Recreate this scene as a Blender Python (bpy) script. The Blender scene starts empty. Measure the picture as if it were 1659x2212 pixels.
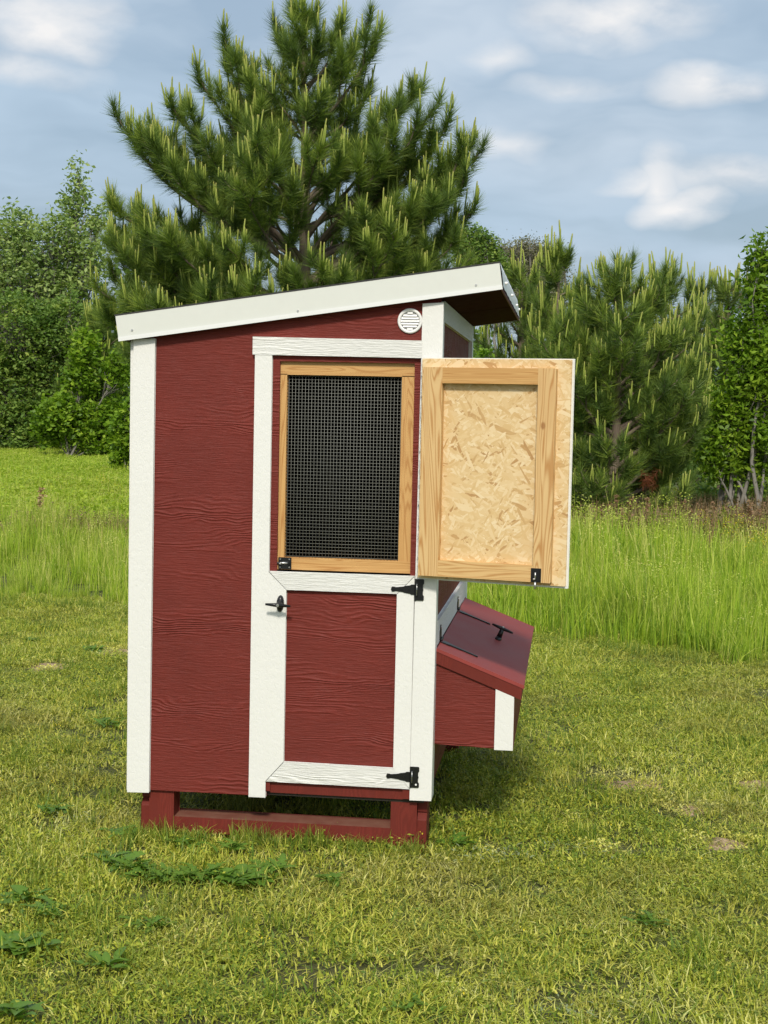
import bpy, bmesh, math, random
import numpy as np
from mathutils import Vector, Matrix
random.seed(7); rng = np.random.default_rng(7)
S = bpy.context.scene
COL = S.collection
R_ = math.radians

# ------------------------------------------------------------------ camera
PSI, TH, ROLL = R_(7.05), R_(3.95), R_(1.2)
fwd = np.array([-math.sin(PSI)*math.cos(TH), math.cos(PSI)*math.cos(TH), -math.sin(TH)])
rt0 = np.array([math.cos(PSI), math.sin(PSI), 0.0]); up0 = np.cross(rt0, fwd)
CR = rt0*math.cos(ROLL) + up0*math.sin(ROLL)
CU = -rt0*math.sin(ROLL) + up0*math.cos(ROLL)
LIFT = 0.030                       # the coop stands this far up on the turf's root mat
CP = np.array([0.495, -5.679, 1.687+LIFT])
cam_data = bpy.data.cameras.new('camera')
cam = bpy.data.objects.new('camera', cam_data); COL.objects.link(cam)
M = Matrix.Identity(4)
for i in range(3):
    M[i][0] = CR[i]; M[i][1] = CU[i]; M[i][2] = -fwd[i]; M[i][3] = CP[i]
cam.matrix_world = M
cam_data.sensor_fit = 'VERTICAL'; cam_data.sensor_height = 24.0
cam_data.lens = 24.0*3200.0/2212.0
cam_data.clip_start = 0.1; cam_data.clip_end = 3000
S.camera = cam

def at(px, py, Y):
    """world point at depth plane y=Y seen at this spot of the survey photo (1659 px wide)"""
    d = fwd + CR*(px-829.5)/3200.0 - CU*(py-1106.0)/3200.0
    return CP + d*(Y-CP[1])/d[1]
def at_z(px, py, Z=0.0):
    d = fwd + CR*(px-829.5)/3200.0 - CU*(py-1106.0)/3200.0
    return CP + d*(Z-CP[2])/d[2]
def adj(X, Z, y):
    """shift a point measured on the plane y=0 to the plane y"""
    f = 1 + y/5.679
    return CP[0]+(X-CP[0])*f, (CP[2]-LIFT)+(Z-CP[2]+LIFT)*f

# ------------------------------------------------------------------ light
SUN_AZ, SUN_EL = R_(5), R_(41)      # azimuth measured from -Y towards +X
sdir = Vector((math.sin(SUN_AZ)*math.cos(SUN_EL), -math.cos(SUN_AZ)*math.cos(SUN_EL), math.sin(SUN_EL)))
sun_d = bpy.data.lights.new('sun', 'SUN'); sun_d.energy = 2.35; sun_d.angle = R_(6.0); sun_d.color = (1.0, 0.93, 0.82)
sun = bpy.data.objects.new('sun', sun_d); COL.objects.link(sun)
sun.rotation_euler = sdir.to_track_quat('Z', 'Y').to_euler(); sun.location = (3, -8, 10)
S.view_settings.view_transform = 'Standard'; S.view_settings.look = 'None'
S.view_settings.exposure = 0.28; S.cycles.max_bounces = 4; S.cycles.diffuse_bounces = 2; S.cycles.glossy_bounces = 2; S.cycles.transmission_bounces = 2; S.view_settings.gamma = 1.0; S.view_settings.use_curve_mapping = False

# ------------------------------------------------------------------ node helper
class NT:
    def __init__(s, tree):
        s.t = tree; s.n = tree.nodes; s.l = tree.links; s.n.clear()
    def node(s, typ, **kw):
        n = s.n.new(typ)
        for k, v in kw.items():
            if k.startswith('i_'): 
                key = k[2:]
                n.inputs[int(key) if key.isdigit() else key].default_value = v
            else: setattr(n, k, v)
        return n
    def link(s, a, b): s.l.new(a, b)
    def set(s, sock, v):
        if isinstance(v, bpy.types.NodeSocket): s.l.new(v, sock)
        else: sock.default_value = v
    def math(s, op, a, b=0.0, c=None, clamp=False):
        n = s.n.new('ShaderNodeMath'); n.operation = op; n.use_clamp = clamp
        s.set(n.inputs[0], a); s.set(n.inputs[1], b)
        if c is not None: s.set(n.inputs[2], c)
        return n.outputs[0]
    def vmath(s, op, a, b=None, scale=None):
        n = s.n.new('ShaderNodeVectorMath'); n.operation = op
        s.set(n.inputs[0], a)
        if b is not None: s.set(n.inputs[1], b)
        if scale is not None: s.set(n.inputs['Scale'], scale)
        return n.outputs['Value'] if op in ('DOT_PRODUCT', 'LENGTH', 'DISTANCE') else n.outputs[0]
    def mix(s, f, a, b, mode='MIX'):
        n = s.n.new('ShaderNodeMix'); n.data_type = 'RGBA'; n.blend_type = mode
        s.set(n.inputs[0], f); s.set(n.inputs[6], a); s.set(n.inputs[7], b)
        return n.outputs[2]
    def noise(s, vec, scale, detail=3.0, rough=0.55, dist=0.0):
        n = s.n.new('ShaderNodeTexNoise')
        if vec is not None: s.set(n.inputs['Vector'], vec)
        n.inputs['Scale'].default_value = scale; n.inputs['Detail'].default_value = detail
        n.inputs['Roughness'].default_value = rough; n.inputs['Distortion'].default_value = dist
        return n.outputs['Fac']
    def ramp(s, f, stops):
        n = s.n.new('ShaderNodeValToRGB'); s.set(n.inputs[0], f)
        e = n.color_ramp.elements
        while len(e) < len(stops): e.new(0.5)
        for k, (p, c) in enumerate(stops):
            e[k].position = p
            e[k].color = (c, c, c, 1) if isinstance(c, (int, float)) else (*c, 1)
        return n.outputs[0]
    def mapping(s, vec, scale=(1, 1, 1), rot=(0, 0, 0), loc=(0, 0, 0)):
        n = s.n.new('ShaderNodeMapping'); s.set(n.inputs[0], vec)
        n.inputs['Scale'].default_value = scale; n.inputs['Rotation'].default_value = rot; n.inputs['Location'].default_value = loc
        return n.outputs[0]

# ------------------------------------------------------------------ sky with thin cloud
W = bpy.data.worlds.new('World'); S.world = W; W.use_nodes = True
w = NT(W.node_tree)
sky = w.node('ShaderNodeTexSky', sky_type='NISHITA', sun_disc=False, sun_elevation=SUN_EL,
             sun_rotation=math.atan2(sdir.x, sdir.y), air_density=1.0, dust_density=5.0, ozone_density=1.5)
tc = w.node('ShaderNodeTexCoord').outputs['Generated']
dirn = w.vmath('NORMALIZE', tc)
sep = w.node('ShaderNodeSeparateXYZ'); w.link(dirn, sep.inputs[0])
zc = w.math('ADD', w.math('MAXIMUM', sep.outputs[2], 0.0), 0.22)
pl = w.node('ShaderNodeCombineXYZ')
w.link(w.math('DIVIDE', sep.outputs[0], zc), pl.inputs[0]); w.link(w.math('DIVIDE', sep.outputs[1], zc), pl.inputs[1])
warp = w.node('ShaderNodeTexNoise', i_Scale=9.0, i_Detail=3.0); w.link(w.mapping(dirn, (1, 1, 1.5)), warp.inputs['Vector'])
wdir = w.vmath('ADD', dirn, w.vmath('SCALE', w.vmath('SUBTRACT', warp.outputs['Color'], (.5, .5, .5)), scale=.060))
cl1 = w.noise(pl.outputs[0], 1.7, 3, 0.55, 0.0)
cl2 = w.noise(w.mapping(wdir, (2.2, 2.2, 8.5)), 2.9, 4, 0.5, 0.0)
cl3 = w.noise(w.mapping(dirn, (2.0, 2.0, 5.0), (0, 0, 0), (3, 1, 2)), 2.2, 1, 0.5)
cover = w.ramp(w.math('ADD', w.math('MULTIPLY', cl1, 0.3), w.math('MULTIPLY', cl2, 0.7)), [(0.40, 0.15), (0.60, 0.80)])
veil = w.mix(w.ramp(cl3, [(.35, 0), (.65, 1)]), (4.45, 5.65, 6.9, 1), (5.5, 6.35, 7.3, 1))
skyc = w.mix(cover, w.mix(0.45, sky.outputs[0], (4.1, 5.5, 6.8, 1)), veil)
# the brighter puffs stand in fixed directions
f0, r0_, u0_ = tuple(fwd), tuple(rt0), tuple(up0)
uv = w.node('ShaderNodeCombineXYZ'); w.link(w.vmath('DOT_PRODUCT', wdir, r0_), uv.inputs[0]); w.link(w.vmath('DOT_PRODUCT', wdir, u0_), uv.inputs[1])
uv = uv.outputs[0]; puff = None
for (px, py, sx, sy, am) in [(120, 55, 80, 55, 1.0), (165, 100, 45, 30, .8), (1310, 20, 120, 35, 0.85), (1350, 50, 40, 30, .6), (1495, 462, 62, 26, 1.0), (1455, 415, 30, 50, .75), (1420, 395, 80, 14, .6), (1545, 170, 80, 34, 0.9), (1220, 45, 80, 30, 0.5),
                             (1080, 120, 60, 20, 0.5), (60, 170, 110, 30, .5), (1080, 300, 70, 22, .5), (1590, 395, 120, 25, .55), (1250, 180, 100, 18, .4)]:
    d = fwd + CR*(px-829.5)/3200.0 - CU*(py-1106.0)/3200.0
    d = d/np.linalg.norm(d); kx, ky = 3200.0/sx, 3200.0/sy
    m1 = w.node('ShaderNodeVectorMath', operation='MULTIPLY_ADD'); w.link(uv, m1.inputs[0])
    m1.inputs[1].default_value = (kx, ky, 0); m1.inputs[2].default_value = (-float(d@rt0)*kx, -float(d@up0)*ky, 0)
    g = w.math('MULTIPLY_ADD', w.vmath('LENGTH', m1.outputs[0]), -.52*am, am*1.08)
    puff = g if puff is None else w.math('MAXIMUM', puff, g)
puff = w.math('MULTIPLY', w.math('MAXIMUM', puff, 0.0), w.math('GREATER_THAN', w.vmath('DOT_PRODUCT', dirn, f0), 0.6))
pm = w.math('MULTIPLY', puff, w.ramp(w.noise(w.mapping(dirn, (1, 1, 2.0)), 26, 4, 0.55, 0.0), [(0.30, 0.45), (0.62, 1.1)]))
pm = w.ramp(pm, [(0.08, 0.0), (0.45, .55), (0.95, 1.0)])
skyc = w.mix(pm, skyc, (8.0, 7.95, 7.95, 1))
bg = w.node('ShaderNodeBackground'); bg.inputs[1].default_value = 0.094
w.link(skyc, bg.inputs[0])
w.link(bg.outputs[0], w.node('ShaderNodeOutputWorld').inputs[0])

# ------------------------------------------------------------------ materials
def mat(name):
    m = bpy.data.materials.new(name); m.use_nodes = True
    return m, NT(m.node_tree)
def finish(nt, color, rough=0.6, bump=None, bstr=0.3, bdist=0.002, metal=0.0, spec=0.5, extra=None):
    p = nt.node('ShaderNodeBsdfPrincipled')
    nt.set(p.inputs['Base Color'], color); nt.set(p.inputs['Roughness'], rough)
    p.inputs['Metallic'].default_value = metal; p.inputs['Specular IOR Level'].default_value = spec
    if bump is not None:
        b = nt.node('ShaderNodeBump'); b.inputs['Strength'].default_value = bstr; b.inputs['Distance'].default_value = bdist
        nt.set(b.inputs['Height'], bump); nt.link(b.outputs[0], p.inputs['Normal'])
    o = nt.node('ShaderNodeOutputMaterial'); nt.link(p.outputs[0], o.inputs[0])
    return p
def geo_pos(nt): return nt.node('ShaderNodeNewGeometry').outputs['Position']

def grain_height(nt, vec, axis='h', fine=1.0):
    """embossed wood grain: gently bending growth lines in bands, short fibres between"""
    h = axis == 'h'
    sp = nt.node('ShaderNodeSeparateXYZ'); nt.link(vec, sp.inputs[0])
    run = sp.outputs[2] if h else nt.math('ADD', sp.outputs[0], sp.outputs[1])
    n1 = nt.noise(nt.mapping(vec, (1.7, 1.7, 7) if h else (7, 7, 1.7)), 1.0, 3, 0.5, 0.25)
    ph = nt.math('ADD', nt.math('MULTIPLY', run, 420.0), nt.math('MULTIPLY', n1, 95.0))
    ln = nt.math('POWER', nt.math('MULTIPLY', nt.math('ADD', nt.math('SINE', ph), 1.0), 0.5), 1.5)
    fin = nt.noise(nt.mapping(vec, (16, 16, 190) if h else (190, 190, 16)), 1.0, 4, 0.62, 0.5)
    patch = nt.ramp(nt.noise(nt.mapping(vec, (.8, .8, 7) if h else (7, 7, .8)), 1.25, 2), [(0.50, 0.0), (0.62, 1.0)])
    return nt.math('ADD', nt.math('MULTIPLY', ln, nt.math('ADD', nt.math('MULTIPLY', patch, 0.62), 0.04)), nt.math('MULTIPLY', fin, 0.95*fine))

def siding_mat(name, c1, c2, axis='h', rough=0.42, bdist=0.0050, bstr=0.8, fine=1.0, dust=False, spec=None):
    m, nt = mat(name); v = geo_pos(nt)
    hgt = grain_height(nt, v, axis, fine)
    col = nt.mix(nt.ramp(nt.noise(v, 2.2, 5, .6), [(.3, 0), (.7, 1)]), c1, c2)
    col = nt.mix(nt.ramp(hgt, [(0.2, 0.35), (0.7, 0.0)]), col, tuple(x*0.55 for x in c1[:3])+(1,))
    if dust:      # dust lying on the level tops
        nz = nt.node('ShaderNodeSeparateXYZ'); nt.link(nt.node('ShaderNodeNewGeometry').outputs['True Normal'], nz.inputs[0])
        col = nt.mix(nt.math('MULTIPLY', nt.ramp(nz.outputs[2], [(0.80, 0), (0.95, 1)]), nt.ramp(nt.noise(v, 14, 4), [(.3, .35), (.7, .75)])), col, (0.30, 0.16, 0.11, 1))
    finish(nt, col, nt.ramp(nt.noise(v, 30, 2), [(0.3, rough-.05), (0.7, rough+.12)]), hgt, bstr, bdist, spec=spec if spec is not None else (.28 if c1[1] < .1 else .45))
    return m
RED = siding_mat('red_siding', (0.158, 0.0240, 0.0165, 1), (0.200, 0.0300, 0.0205, 1), rough=.58)
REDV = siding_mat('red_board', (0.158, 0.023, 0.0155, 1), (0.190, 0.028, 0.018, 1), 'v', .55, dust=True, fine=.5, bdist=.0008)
WH = siding_mat('white_trim_grain', (0.76, 0.76, 0.72, 1), (0.82, 0.82, 0.785, 1), 'h', .5, .0050, .8)
def white_v():
    m, nt = mat('white_trim'); v = geo_pos(nt)
    st = nt.noise(nt.mapping(v, (60, 60, 42)), 1.0, 4, 0.65, 0.8)
    lo = nt.noise(nt.mapping(v, (18, 18, 60)), 1.0, 2, 0.5, 0.6)
    col = nt.mix(nt.noise(v, 2.5, 3), (0.76, 0.76, 0.72, 1), (0.82, 0.82, 0.785, 1))
    dirt = nt.math('MULTIPLY', nt.ramp(nt.noise(nt.mapping(v, (45, 45, 30)), 1, 3, .6, 1.2), [(0.64, 0), (0.70, 1)]), nt.ramp(nt.noise(v, 1.3, 2), [(0.4, 0.0), (0.65, 0.5)]))
    col = nt.mix(dirt, col, (0.60, 0.60, 0.56, 1))
    finish(nt, col, 0.45, nt.math('ADD', nt.ramp(st, [(0.35, 0), (0.55, 1)]), nt.math('MULTIPLY', lo, .6)), 0.35, 0.0012)
    return m
WV = white_v()
def simple(name, c, rough=0.5, metal=0.0, bscale=None, bd=0.001, var=0.12, spec=.5):
    m, nt = mat(name); v = geo_pos(nt)
    n = nt.noise(v, bscale or 25, 4)
    col = nt.mix(n, tuple(x*(1-var) for x in c)+(1,), tuple(min(1, x*(1+var)) for x in c)+(1,))
    finish(nt, col, rough, n if bscale else None, 0.3, bd, metal, spec)
    return m
METALW = simple('white_painted_metal', (0.70, 0.715, 0.66), 0.33, 0, None, var=.03)
METALH = simple('white_metal_hem', (0.80, 0.81, 0.79), 0.3, 0, None, var=.02)
BLACK = simple('black_powder_coat', (0.009, 0.009, 0.010), 0.34, 0, 300, .0003)
STEEL = simple('zinc_steel', (0.62, 0.62, 0.60), 0.32, 0.9, None)
WIRE = simple('galvanised_wire', (0.24, 0.245, 0.215), 0.6, 0.0, None)
DARKROOF = simple('dark_roofing', (0.035, 0.034, 0.033), 0.8, 0, 120, .003)
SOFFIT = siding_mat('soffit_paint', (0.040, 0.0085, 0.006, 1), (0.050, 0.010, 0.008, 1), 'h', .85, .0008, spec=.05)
PLASTIC = simple('white_plastic', (0.86, 0.86, 0.84), 0.35, 0, None, var=.02)
VENTDARK = simple('vent_shadow_board', (0.35, 0.35, 0.34), 0.6)
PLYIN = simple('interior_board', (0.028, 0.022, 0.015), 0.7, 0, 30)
def lid_mat():
    m, nt = mat('lid_paint'); v = geo_pos(nt)
    n = nt.noise(nt.mapping(v, (1.2, .8, 1)), 4.5, 4, 0.6, .4)
    shade_mottle = nt.ramp(n, [(0.38, 0.0), (0.72, 1.0)])  # faint leftover of the shutter's shade, put into the colour as random mottling
    col = nt.mix(shade_mottle, (0.30, 0.056, 0.047, 1), (0.265, 0.052, 0.045, 1))
    hgt = grain_height(nt, nt.mapping(v, (1, 1, 1), (0, 0, 0)), 'v', 1.4)
    finish(nt, col, nt.ramp(n, [(0.35, 0.56), (0.6, 0.50)]), nt.noise(nt.mapping(v, (30, 160, 30)), 1, 3), 0.35, .001, spec=.22)
    return m
LID = lid_mat()

def wood_mat(name, vertical, c1, c2, c3, scale=1.0):
    m, nt = mat(name)
    oi = nt.node('ShaderNodeObjectInfo').outputs['Random']
    p = nt.node('ShaderNodeTexCoord').outputs['Object']
    p = nt.vmath('ADD', p, nt.vmath('SCALE', (3.1, 7.7, 5.3), scale=nt.math('MULTIPLY', oi, 9.0)))
    v = nt.mapping(p, (7*scale, 7*scale, 0.55) if vertical else (0.55, 7*scale, 7*scale))
    f = nt.noise(v, 1.6, 2, 0.45, 0.35)
    l = nt.math('POWER', nt.math('MULTIPLY', nt.math('ADD', nt.math('SINE', nt.math('MULTIPLY', f, 165.0)), 1.0), 0.5), 3.0)
    fib = nt.noise(nt.mapping(p, (260, 260, 6) if vertical else (6, 260, 260)), 1, 2)
    broad = nt.noise(nt.mapping(p, (4, 4, 1) if vertical else (1, 4, 4)), 2, 3)
    col = nt.mix(l, c1, c2); col = nt.mix(nt.math('MULTIPLY', fib, 0.25), col, c3)
    col = nt.mix(nt.ramp(broad, [(0.5, 0.0), (0.75, 0.45)]), col, c2)
    # knots
    vo = nt.node('ShaderNodeTexVoronoi', i_Scale=3.2); nt.link(nt.mapping(p, (1.6, 1.6, 1.0) if vertical else (1, 1.6, 1.6)), vo.inputs['Vector'])
    k = nt.ramp(vo.outputs['Distance'], [(0.035, 1.0), (0.06, 0.0)])
    col = nt.mix(nt.math('MULTIPLY', k, 0.75), col, (0.30, 0.12, 0.03, 1))
    finish(nt, col, 0.55, l, 0.15, 0.0006)
    return m
PINEV = wood_mat('pine_stile', True, (0.70, 0.47, 0.21, 1), (0.47, 0.22, 0.06, 1), (0.73, 0.52, 0.25, 1))
PINEH = wood_mat('pine_rail', False, (0.69, 0.45, 0.19, 1), (0.48, 0.23, 0.065, 1), (0.72, 0.50, 0.23, 1))
PINE2V = wood_mat('pine_frame_stile', True, (0.61, 0.35, 0.12, 1), (0.44, 0.20, 0.05, 1), (0.66, 0.42, 0.17, 1), 1.6)
PINE2H = wood_mat('pine_frame_rail', False, (0.61, 0.35, 0.12, 1), (0.44, 0.20, 0.05, 1), (0.66, 0.42, 0.17, 1), 1.6)

def osb_mat():
    m, nt = mat('strand_board'); p = nt.node('ShaderNodeTexCoord').outputs['Object']
    p = nt.mapping(p, (1, 0.05, 1))
    wob = nt.node('ShaderNodeTexNoise', i_Scale=7.0); nt.link(p, wob.inputs['Vector'])
    p2 = nt.vmath('ADD', p, nt.vmath('SCALE', nt.vmath('SUBTRACT', wob.outputs['Color'], (0.5, 0.5, 0.5)), scale=0.03))
    best = None; rnd = None
    for k, ang in enumerate([8, 62, -28, 118, 155, 33, -14]):
        q = nt.mapping(p2, (1, 1, 1), (0, R_(ang), 0), (k*1.7, 0, k*2.9))
        q = nt.mapping(q, (15+8*(k % 3), 1, 62 + 45*(k % 2)+14*(k % 3)))
        vo = nt.node('ShaderNodeTexVoronoi', i_Scale=1.0, i_Randomness=1.0); nt.link(q, vo.inputs['Vector'])
        sp = nt.node('ShaderNodeSeparateColor'); nt.link(vo.outputs['Color'], sp.inputs[0])
        h = nt.math('SUBTRACT', sp.outputs[0], nt.math('MULTIPLY', vo.outputs['Distance'], 0.12))
        c = nt.math('ADD', nt.math('MULTIPLY', sp.outputs[1], 0.9), nt.math('MULTIPLY', nt.noise(nt.mapping(q, (1, 1, 9)), 1.2, 2), 0.16))
        if best is None: best, rnd = h, c
        else:
            g = nt.math('GREATER_THAN', h, best)
            best = nt.math('MAXIMUM', h, best)
            mx = nt.node('ShaderNodeMix'); mx.data_type = 'FLOAT'
            nt.link(g, mx.inputs[0]); nt.link(rnd, mx.inputs[2]); nt.link(c, mx.inputs[3]); rnd = mx.outputs[0]
    col = nt.ramp(rnd, [(0.03, (0.30, 0.14, 0.045)), (0.09, (0.50, 0.29, 0.11)), (0.16, (0.66, 0.45, 0.20)), (0.4, (0.76, 0.57, 0.31)), (0.62, (0.69, 0.48, 0.22)), (0.8, (0.77, 0.58, 0.32)), (1.0, (0.82, 0.66, 0.41))])
    big = nt.noise(p, 3.0, 3)
    col = nt.mix(nt.ramp(big, [(0.5, 0.0), (0.75, 0.4)]), col, (0.62, 0.38, 0.15, 1))
    finish(nt, col, 0.6, best, 0.35, 0.0015)
    return m
OSB = osb_mat()

def leaf_mat(name, stops, trans=0.35, rough=0.5, wvar=0.35, wscale=0.8, spec=.3, tan=0.0):
    m, nt = mat(name)
    a = nt.node('ShaderNodeAttribute', attribute_name='tint').outputs['Fac']
    v = geo_pos(nt)
    n = nt.noise(v, wscale, 3)
    f = nt.math('ADD', a, nt.math('MULTIPLY', nt.math('SUBTRACT', n, 0.5), wvar*2), clamp=True)
    col = nt.ramp(f, stops)
    if tan:
        z = nt.ramp(nt.noise(nt.mapping(v, (1, 1, .1)), 0.9, 4, .6), [(0.48, 0.0), (0.68, 1.0)])
        col = nt.mix(nt.math('MULTIPLY', z, tan), col, (0.30, 0.20, 0.09, 1))
    p = nt.node('ShaderNodeBsdfPrincipled'); nt.link(col, p.inputs['Base Color'])
    p.inputs['Roughness'].default_value = rough; p.inputs['Specular IOR Level'].default_value = spec
    t = nt.node('ShaderNodeBsdfTranslucent'); nt.link(nt.mix(1.0, col, (1.1, 1.15, 0.5, 1), 'MULTIPLY'), t.inputs[0])
    ms = nt.node('ShaderNodeMixShader'); ms.inputs[0].default_value = trans
    nt.link(p.outputs[0], ms.inputs[1]); nt.link(t.outputs[0], ms.inputs[2])
    nt.link(ms.outputs[0], nt.node('ShaderNodeOutputMaterial').inputs[0])
    return m
NEEDLE = leaf_mat('pine_needles', [(0.0, (0.081, 0.136, 0.040)), (0.45, (0.162, 0.252, 0.050)), (0.8, (0.309, 0.407, 0.066)), (1.0, (0.455, 0.549, 0.098))], 0.38, 0.42, 0.22, 0.9)
CANDLE = leaf_mat('pine_candle', [(0.0, (0.191, 0.278, 0.046)), (0.5, (0.332, 0.402, 0.074)), (1.0, (0.434, 0.376, 0.120))], 0.1, 0.6, 0.1)
GRASS = leaf_mat('lawn_grass', [(0.0, (0.129, 0.224, 0.030)), (0.3, (0.294, 0.364, 0.037)), (0.6, (0.504, 0.528, 0.062)), (0.86, (0.743, 0.703, 0.146)), (1.0, (0.743, 0.752, 0.293))], 0.3, 0.5, 0.30, 1.6, tan=0.38)
TALL = leaf_mat('tall_grass', [(0.0, (0.157, 0.272, 0.030)), (0.4, (0.328, 0.490, 0.042)), (0.8, (0.537, 0.654, 0.074)), (1.0, (0.800, 0.744, 0.274))], 0.45, 0.5, 0.22, 0.35, tan=0.22)
WEEDB = leaf_mat('dry_weeds', [(0.0, (0.095, 0.090, 0.036)), (0.5, (0.230, 0.168, 0.078)), (0.8, (0.351, 0.204, 0.120)), (1.0, (0.540, 0.384, 0.216))], 0.25, 0.6, 0.2)
LEAFD = leaf_mat('dark_leaves', [(0.0, (0.084, 0.174, 0.033)), (0.5, (0.184, 0.297, 0.055)), (1.0, (0.367, 0.452, 0.088))], 0.3, 0.5, 0.3, 0.6)
LEAFP = leaf_mat('pale_leaves', [(0.0, (0.157, 0.256, 0.077)), (0.5, (0.313, 0.427, 0.121)), (1.0, (0.531, 0.625, 0.219))], 0.35, 0.5, 0.3, 0.6)
LEAFB = leaf_mat('bright_leaves', [(0.0, (0.090, 0.186, 0.018)), (0.5, (0.205, 0.352, 0.026)), (1.0, (0.409, 0.557, 0.052))], 0.4, 0.45, 0.3, 0.8)
LEAFG = leaf_mat('grey_buds', [(0.0, (0.144, 0.156, 0.077)), (0.5, (0.240, 0.240, 0.121)), (1.0, (0.360, 0.348, 0.198))], 0.3, 0.6, 0.2)
WEEDG = leaf_mat('rosette_leaves', [(0.0, (0.064, 0.154, 0.027)), (0.5, (0.108, 0.225, 0.031)), (1.0, (0.199, 0.320, 0.043))], 0.3, 0.4, 0.2, 6)
SILVER = leaf_mat('silver_leaves', [(0.0, (0.142, 0.195, 0.082)), (1.0, (0.299, 0.347, 0.173))], 0.15, 0.7, 0.2, 6)
YELLOW = leaf_mat('yellow_petals', [(0.0, (0.62, 0.50, 0.02)), (1.0, (0.85, 0.70, 0.05))], 0.2, 0.6, 0.1)
RUST = leaf_mat('rust_needles', [(0.0, (0.132, 0.036, 0.012)), (1.0, (0.216, 0.072, 0.024))], 0.2, 0.6, 0.1)
def bark(name, c1, c2):
    m, nt = mat(name); v = geo_pos(nt)
    n = nt.noise(nt.mapping(v, (14, 14, 4)), 1.5, 4, .6, .5)
    finish(nt, nt.mix(n, c1, c2), 0.85, n, 0.6, 0.01); return m
BARK = bark('pine_bark', (0.10, 0.075, 0.055, 1), (0.27, 0.21, 0.155, 1))
BARKG = bark('grey_bark', (0.14, 0.13, 0.11, 1), (0.34, 0.32, 0.28, 1))

# ------------------------------------------------------------------ mesh helpers
def tagp(o, label=None, cat=None, group=None, kind=None):
    if label: o['label'] = label
    if cat: o['category'] = cat
    if group: o['group'] = group
    if kind: o['kind'] = kind
    return o
def link(name, me, parent=None, loc=None):
    o = bpy.data.objects.new(name, me); COL.objects.link(o)
    if parent is not None: o.parent = parent
    if loc is not None: o.location = loc
    return o
def empty(name, loc=(0, 0, 0), parent=None):
    o = bpy.data.objects.new(name, None); COL.objects.link(o); o.location = loc; o.empty_display_size = .2
    if parent is not None: o.parent = parent
    return o
def npmesh(name, V, F, mats, tint=None, smooth=False, mi=None):
    V = np.asarray(V, dtype=np.float32).reshape(-1, 3); F = np.asarray(F, dtype=np.int32)
    me = bpy.data.meshes.new(name); n = F.shape[1]
    me.vertices.add(len(V)); me.vertices.foreach_set('co', V.ravel())
    me.loops.add(F.size); me.loops.foreach_set('vertex_index', F.ravel())
    me.polygons.add(len(F)); me.polygons.foreach_set('loop_start', np.arange(0, F.size, n, dtype=np.int32))
    me.polygons.foreach_set('loop_total', np.full(len(F), n, dtype=np.int32))
    if smooth: me.polygons.foreach_set('use_smooth', np.ones(len(F), dtype=bool))
    if mi is not None: me.polygons.foreach_set('material_index', np.asarray(mi, dtype=np.int32))
    if tint is not None:
        a = me.attributes.new('tint', 'FLOAT', 'POINT'); a.data.foreach_set('value', np.asarray(tint, dtype=np.float32))
    for m in (mats if isinstance(mats, (list, tuple)) else [mats]): me.materials.append(m)
    me.update(calc_edges=True); return me
def bm_obj(name, bm, material, parent=None, smooth=False, bevel=0.0):
    bmesh.ops.remove_doubles(bm, verts=bm.verts, dist=1e-6)
    if bevel > 0:
        ed = [e for e in bm.edges if len(e.link_faces) == 2 and e.calc_face_angle(0) > 0.6]
        bmesh.ops.bevel(bm, geom=ed, offset=bevel, segments=2, affect='EDGES', profile=.7, clamp_overlap=True)
    bmesh.ops.recalc_face_normals(bm, faces=bm.faces)
    me = bpy.data.meshes.new(name); bm.to_mesh(me); bm.free()
    if smooth:
        for p in me.polygons: p.use_smooth = True
    for m in (material if isinstance(material, (list, tuple)) else [material]): me.materials.append(m)
    return link(name, me, parent)
def prism_pts(bm, pts, off):
    """closed polygon pts (3-D) swept by vector off"""
    a = [bm.verts.new(p) for p in pts]; b = [bm.verts.new(Vector(p)+Vector(off)) for p in pts]
    bm.faces.new(a); bm.faces.new(b[::-1]); n = len(pts)
    for i in range(n): bm.faces.new((a[i], a[(i+1) % n], b[(i+1) % n], b[i]))
def board(name, pts_xz, y0, y1, material, parent, bevel=0.0018):
    """board facing the front; pts in (X, Z)"""
    bm = bmesh.new(); prism_pts(bm, [(x, y0, z) for x, z in pts_xz], (0, y1-y0, 0))
    return bm_obj(name, bm, material, parent, bevel=bevel)
def rect(x0, x1, z0, z1): return [(x0, z0), (x1, z0), (x1, z1), (x0, z1)]
def boxm(name, x0, x1, y0, y1, z0, z1, material, parent, bevel=0.0018):
    return board(name, rect(x0, x1, z0, z1), y0, y1, material, parent, bevel)
def sideboard(name, pts_yz, x0, x1, material, parent, bevel=0.0018):
    bm = bmesh.new(); prism_pts(bm, [(x0, y, z) for y, z in pts_yz], (x1-x0, 0, 0))
    return bm_obj(name, bm, material, parent, bevel=bevel)
def add_cyl(bm, p0, p1, r0, r1=None, seg=12, caps=True):
    p0, p1 = Vector(p0), Vector(p1); r1 = r0 if r1 is None else r1
    d = (p1-p0).normalized(); u = d.orthogonal().normalized(); v = d.cross(u)
    A = [bm.verts.new(p0+(u*math.cos(t)+v*math.sin(t))*r0) for t in [2*math.pi*i/seg for i in range(seg)]]
    B = [bm.verts.new(p1+(u*math.cos(t)+v*math.sin(t))*r1) for t in [2*math.pi*i/seg for i in range(seg)]]
    for i in range(seg): bm.faces.new((A[i], A[(i+1) % seg], B[(i+1) % seg], B[i]))
    if caps: bm.faces.new(A[::-1]); bm.faces.new(B)
def screw(parent, p, n, r=0.005, h=0.003, m=None, name='screw'):
    bm = bmesh.new(); p = Vector(p); n = Vector(n).normalized()
    add_cyl(bm, p, p+n*h, r, r*.75, 8)
    return bm_obj(name, bm, m or STEEL, parent)

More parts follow.
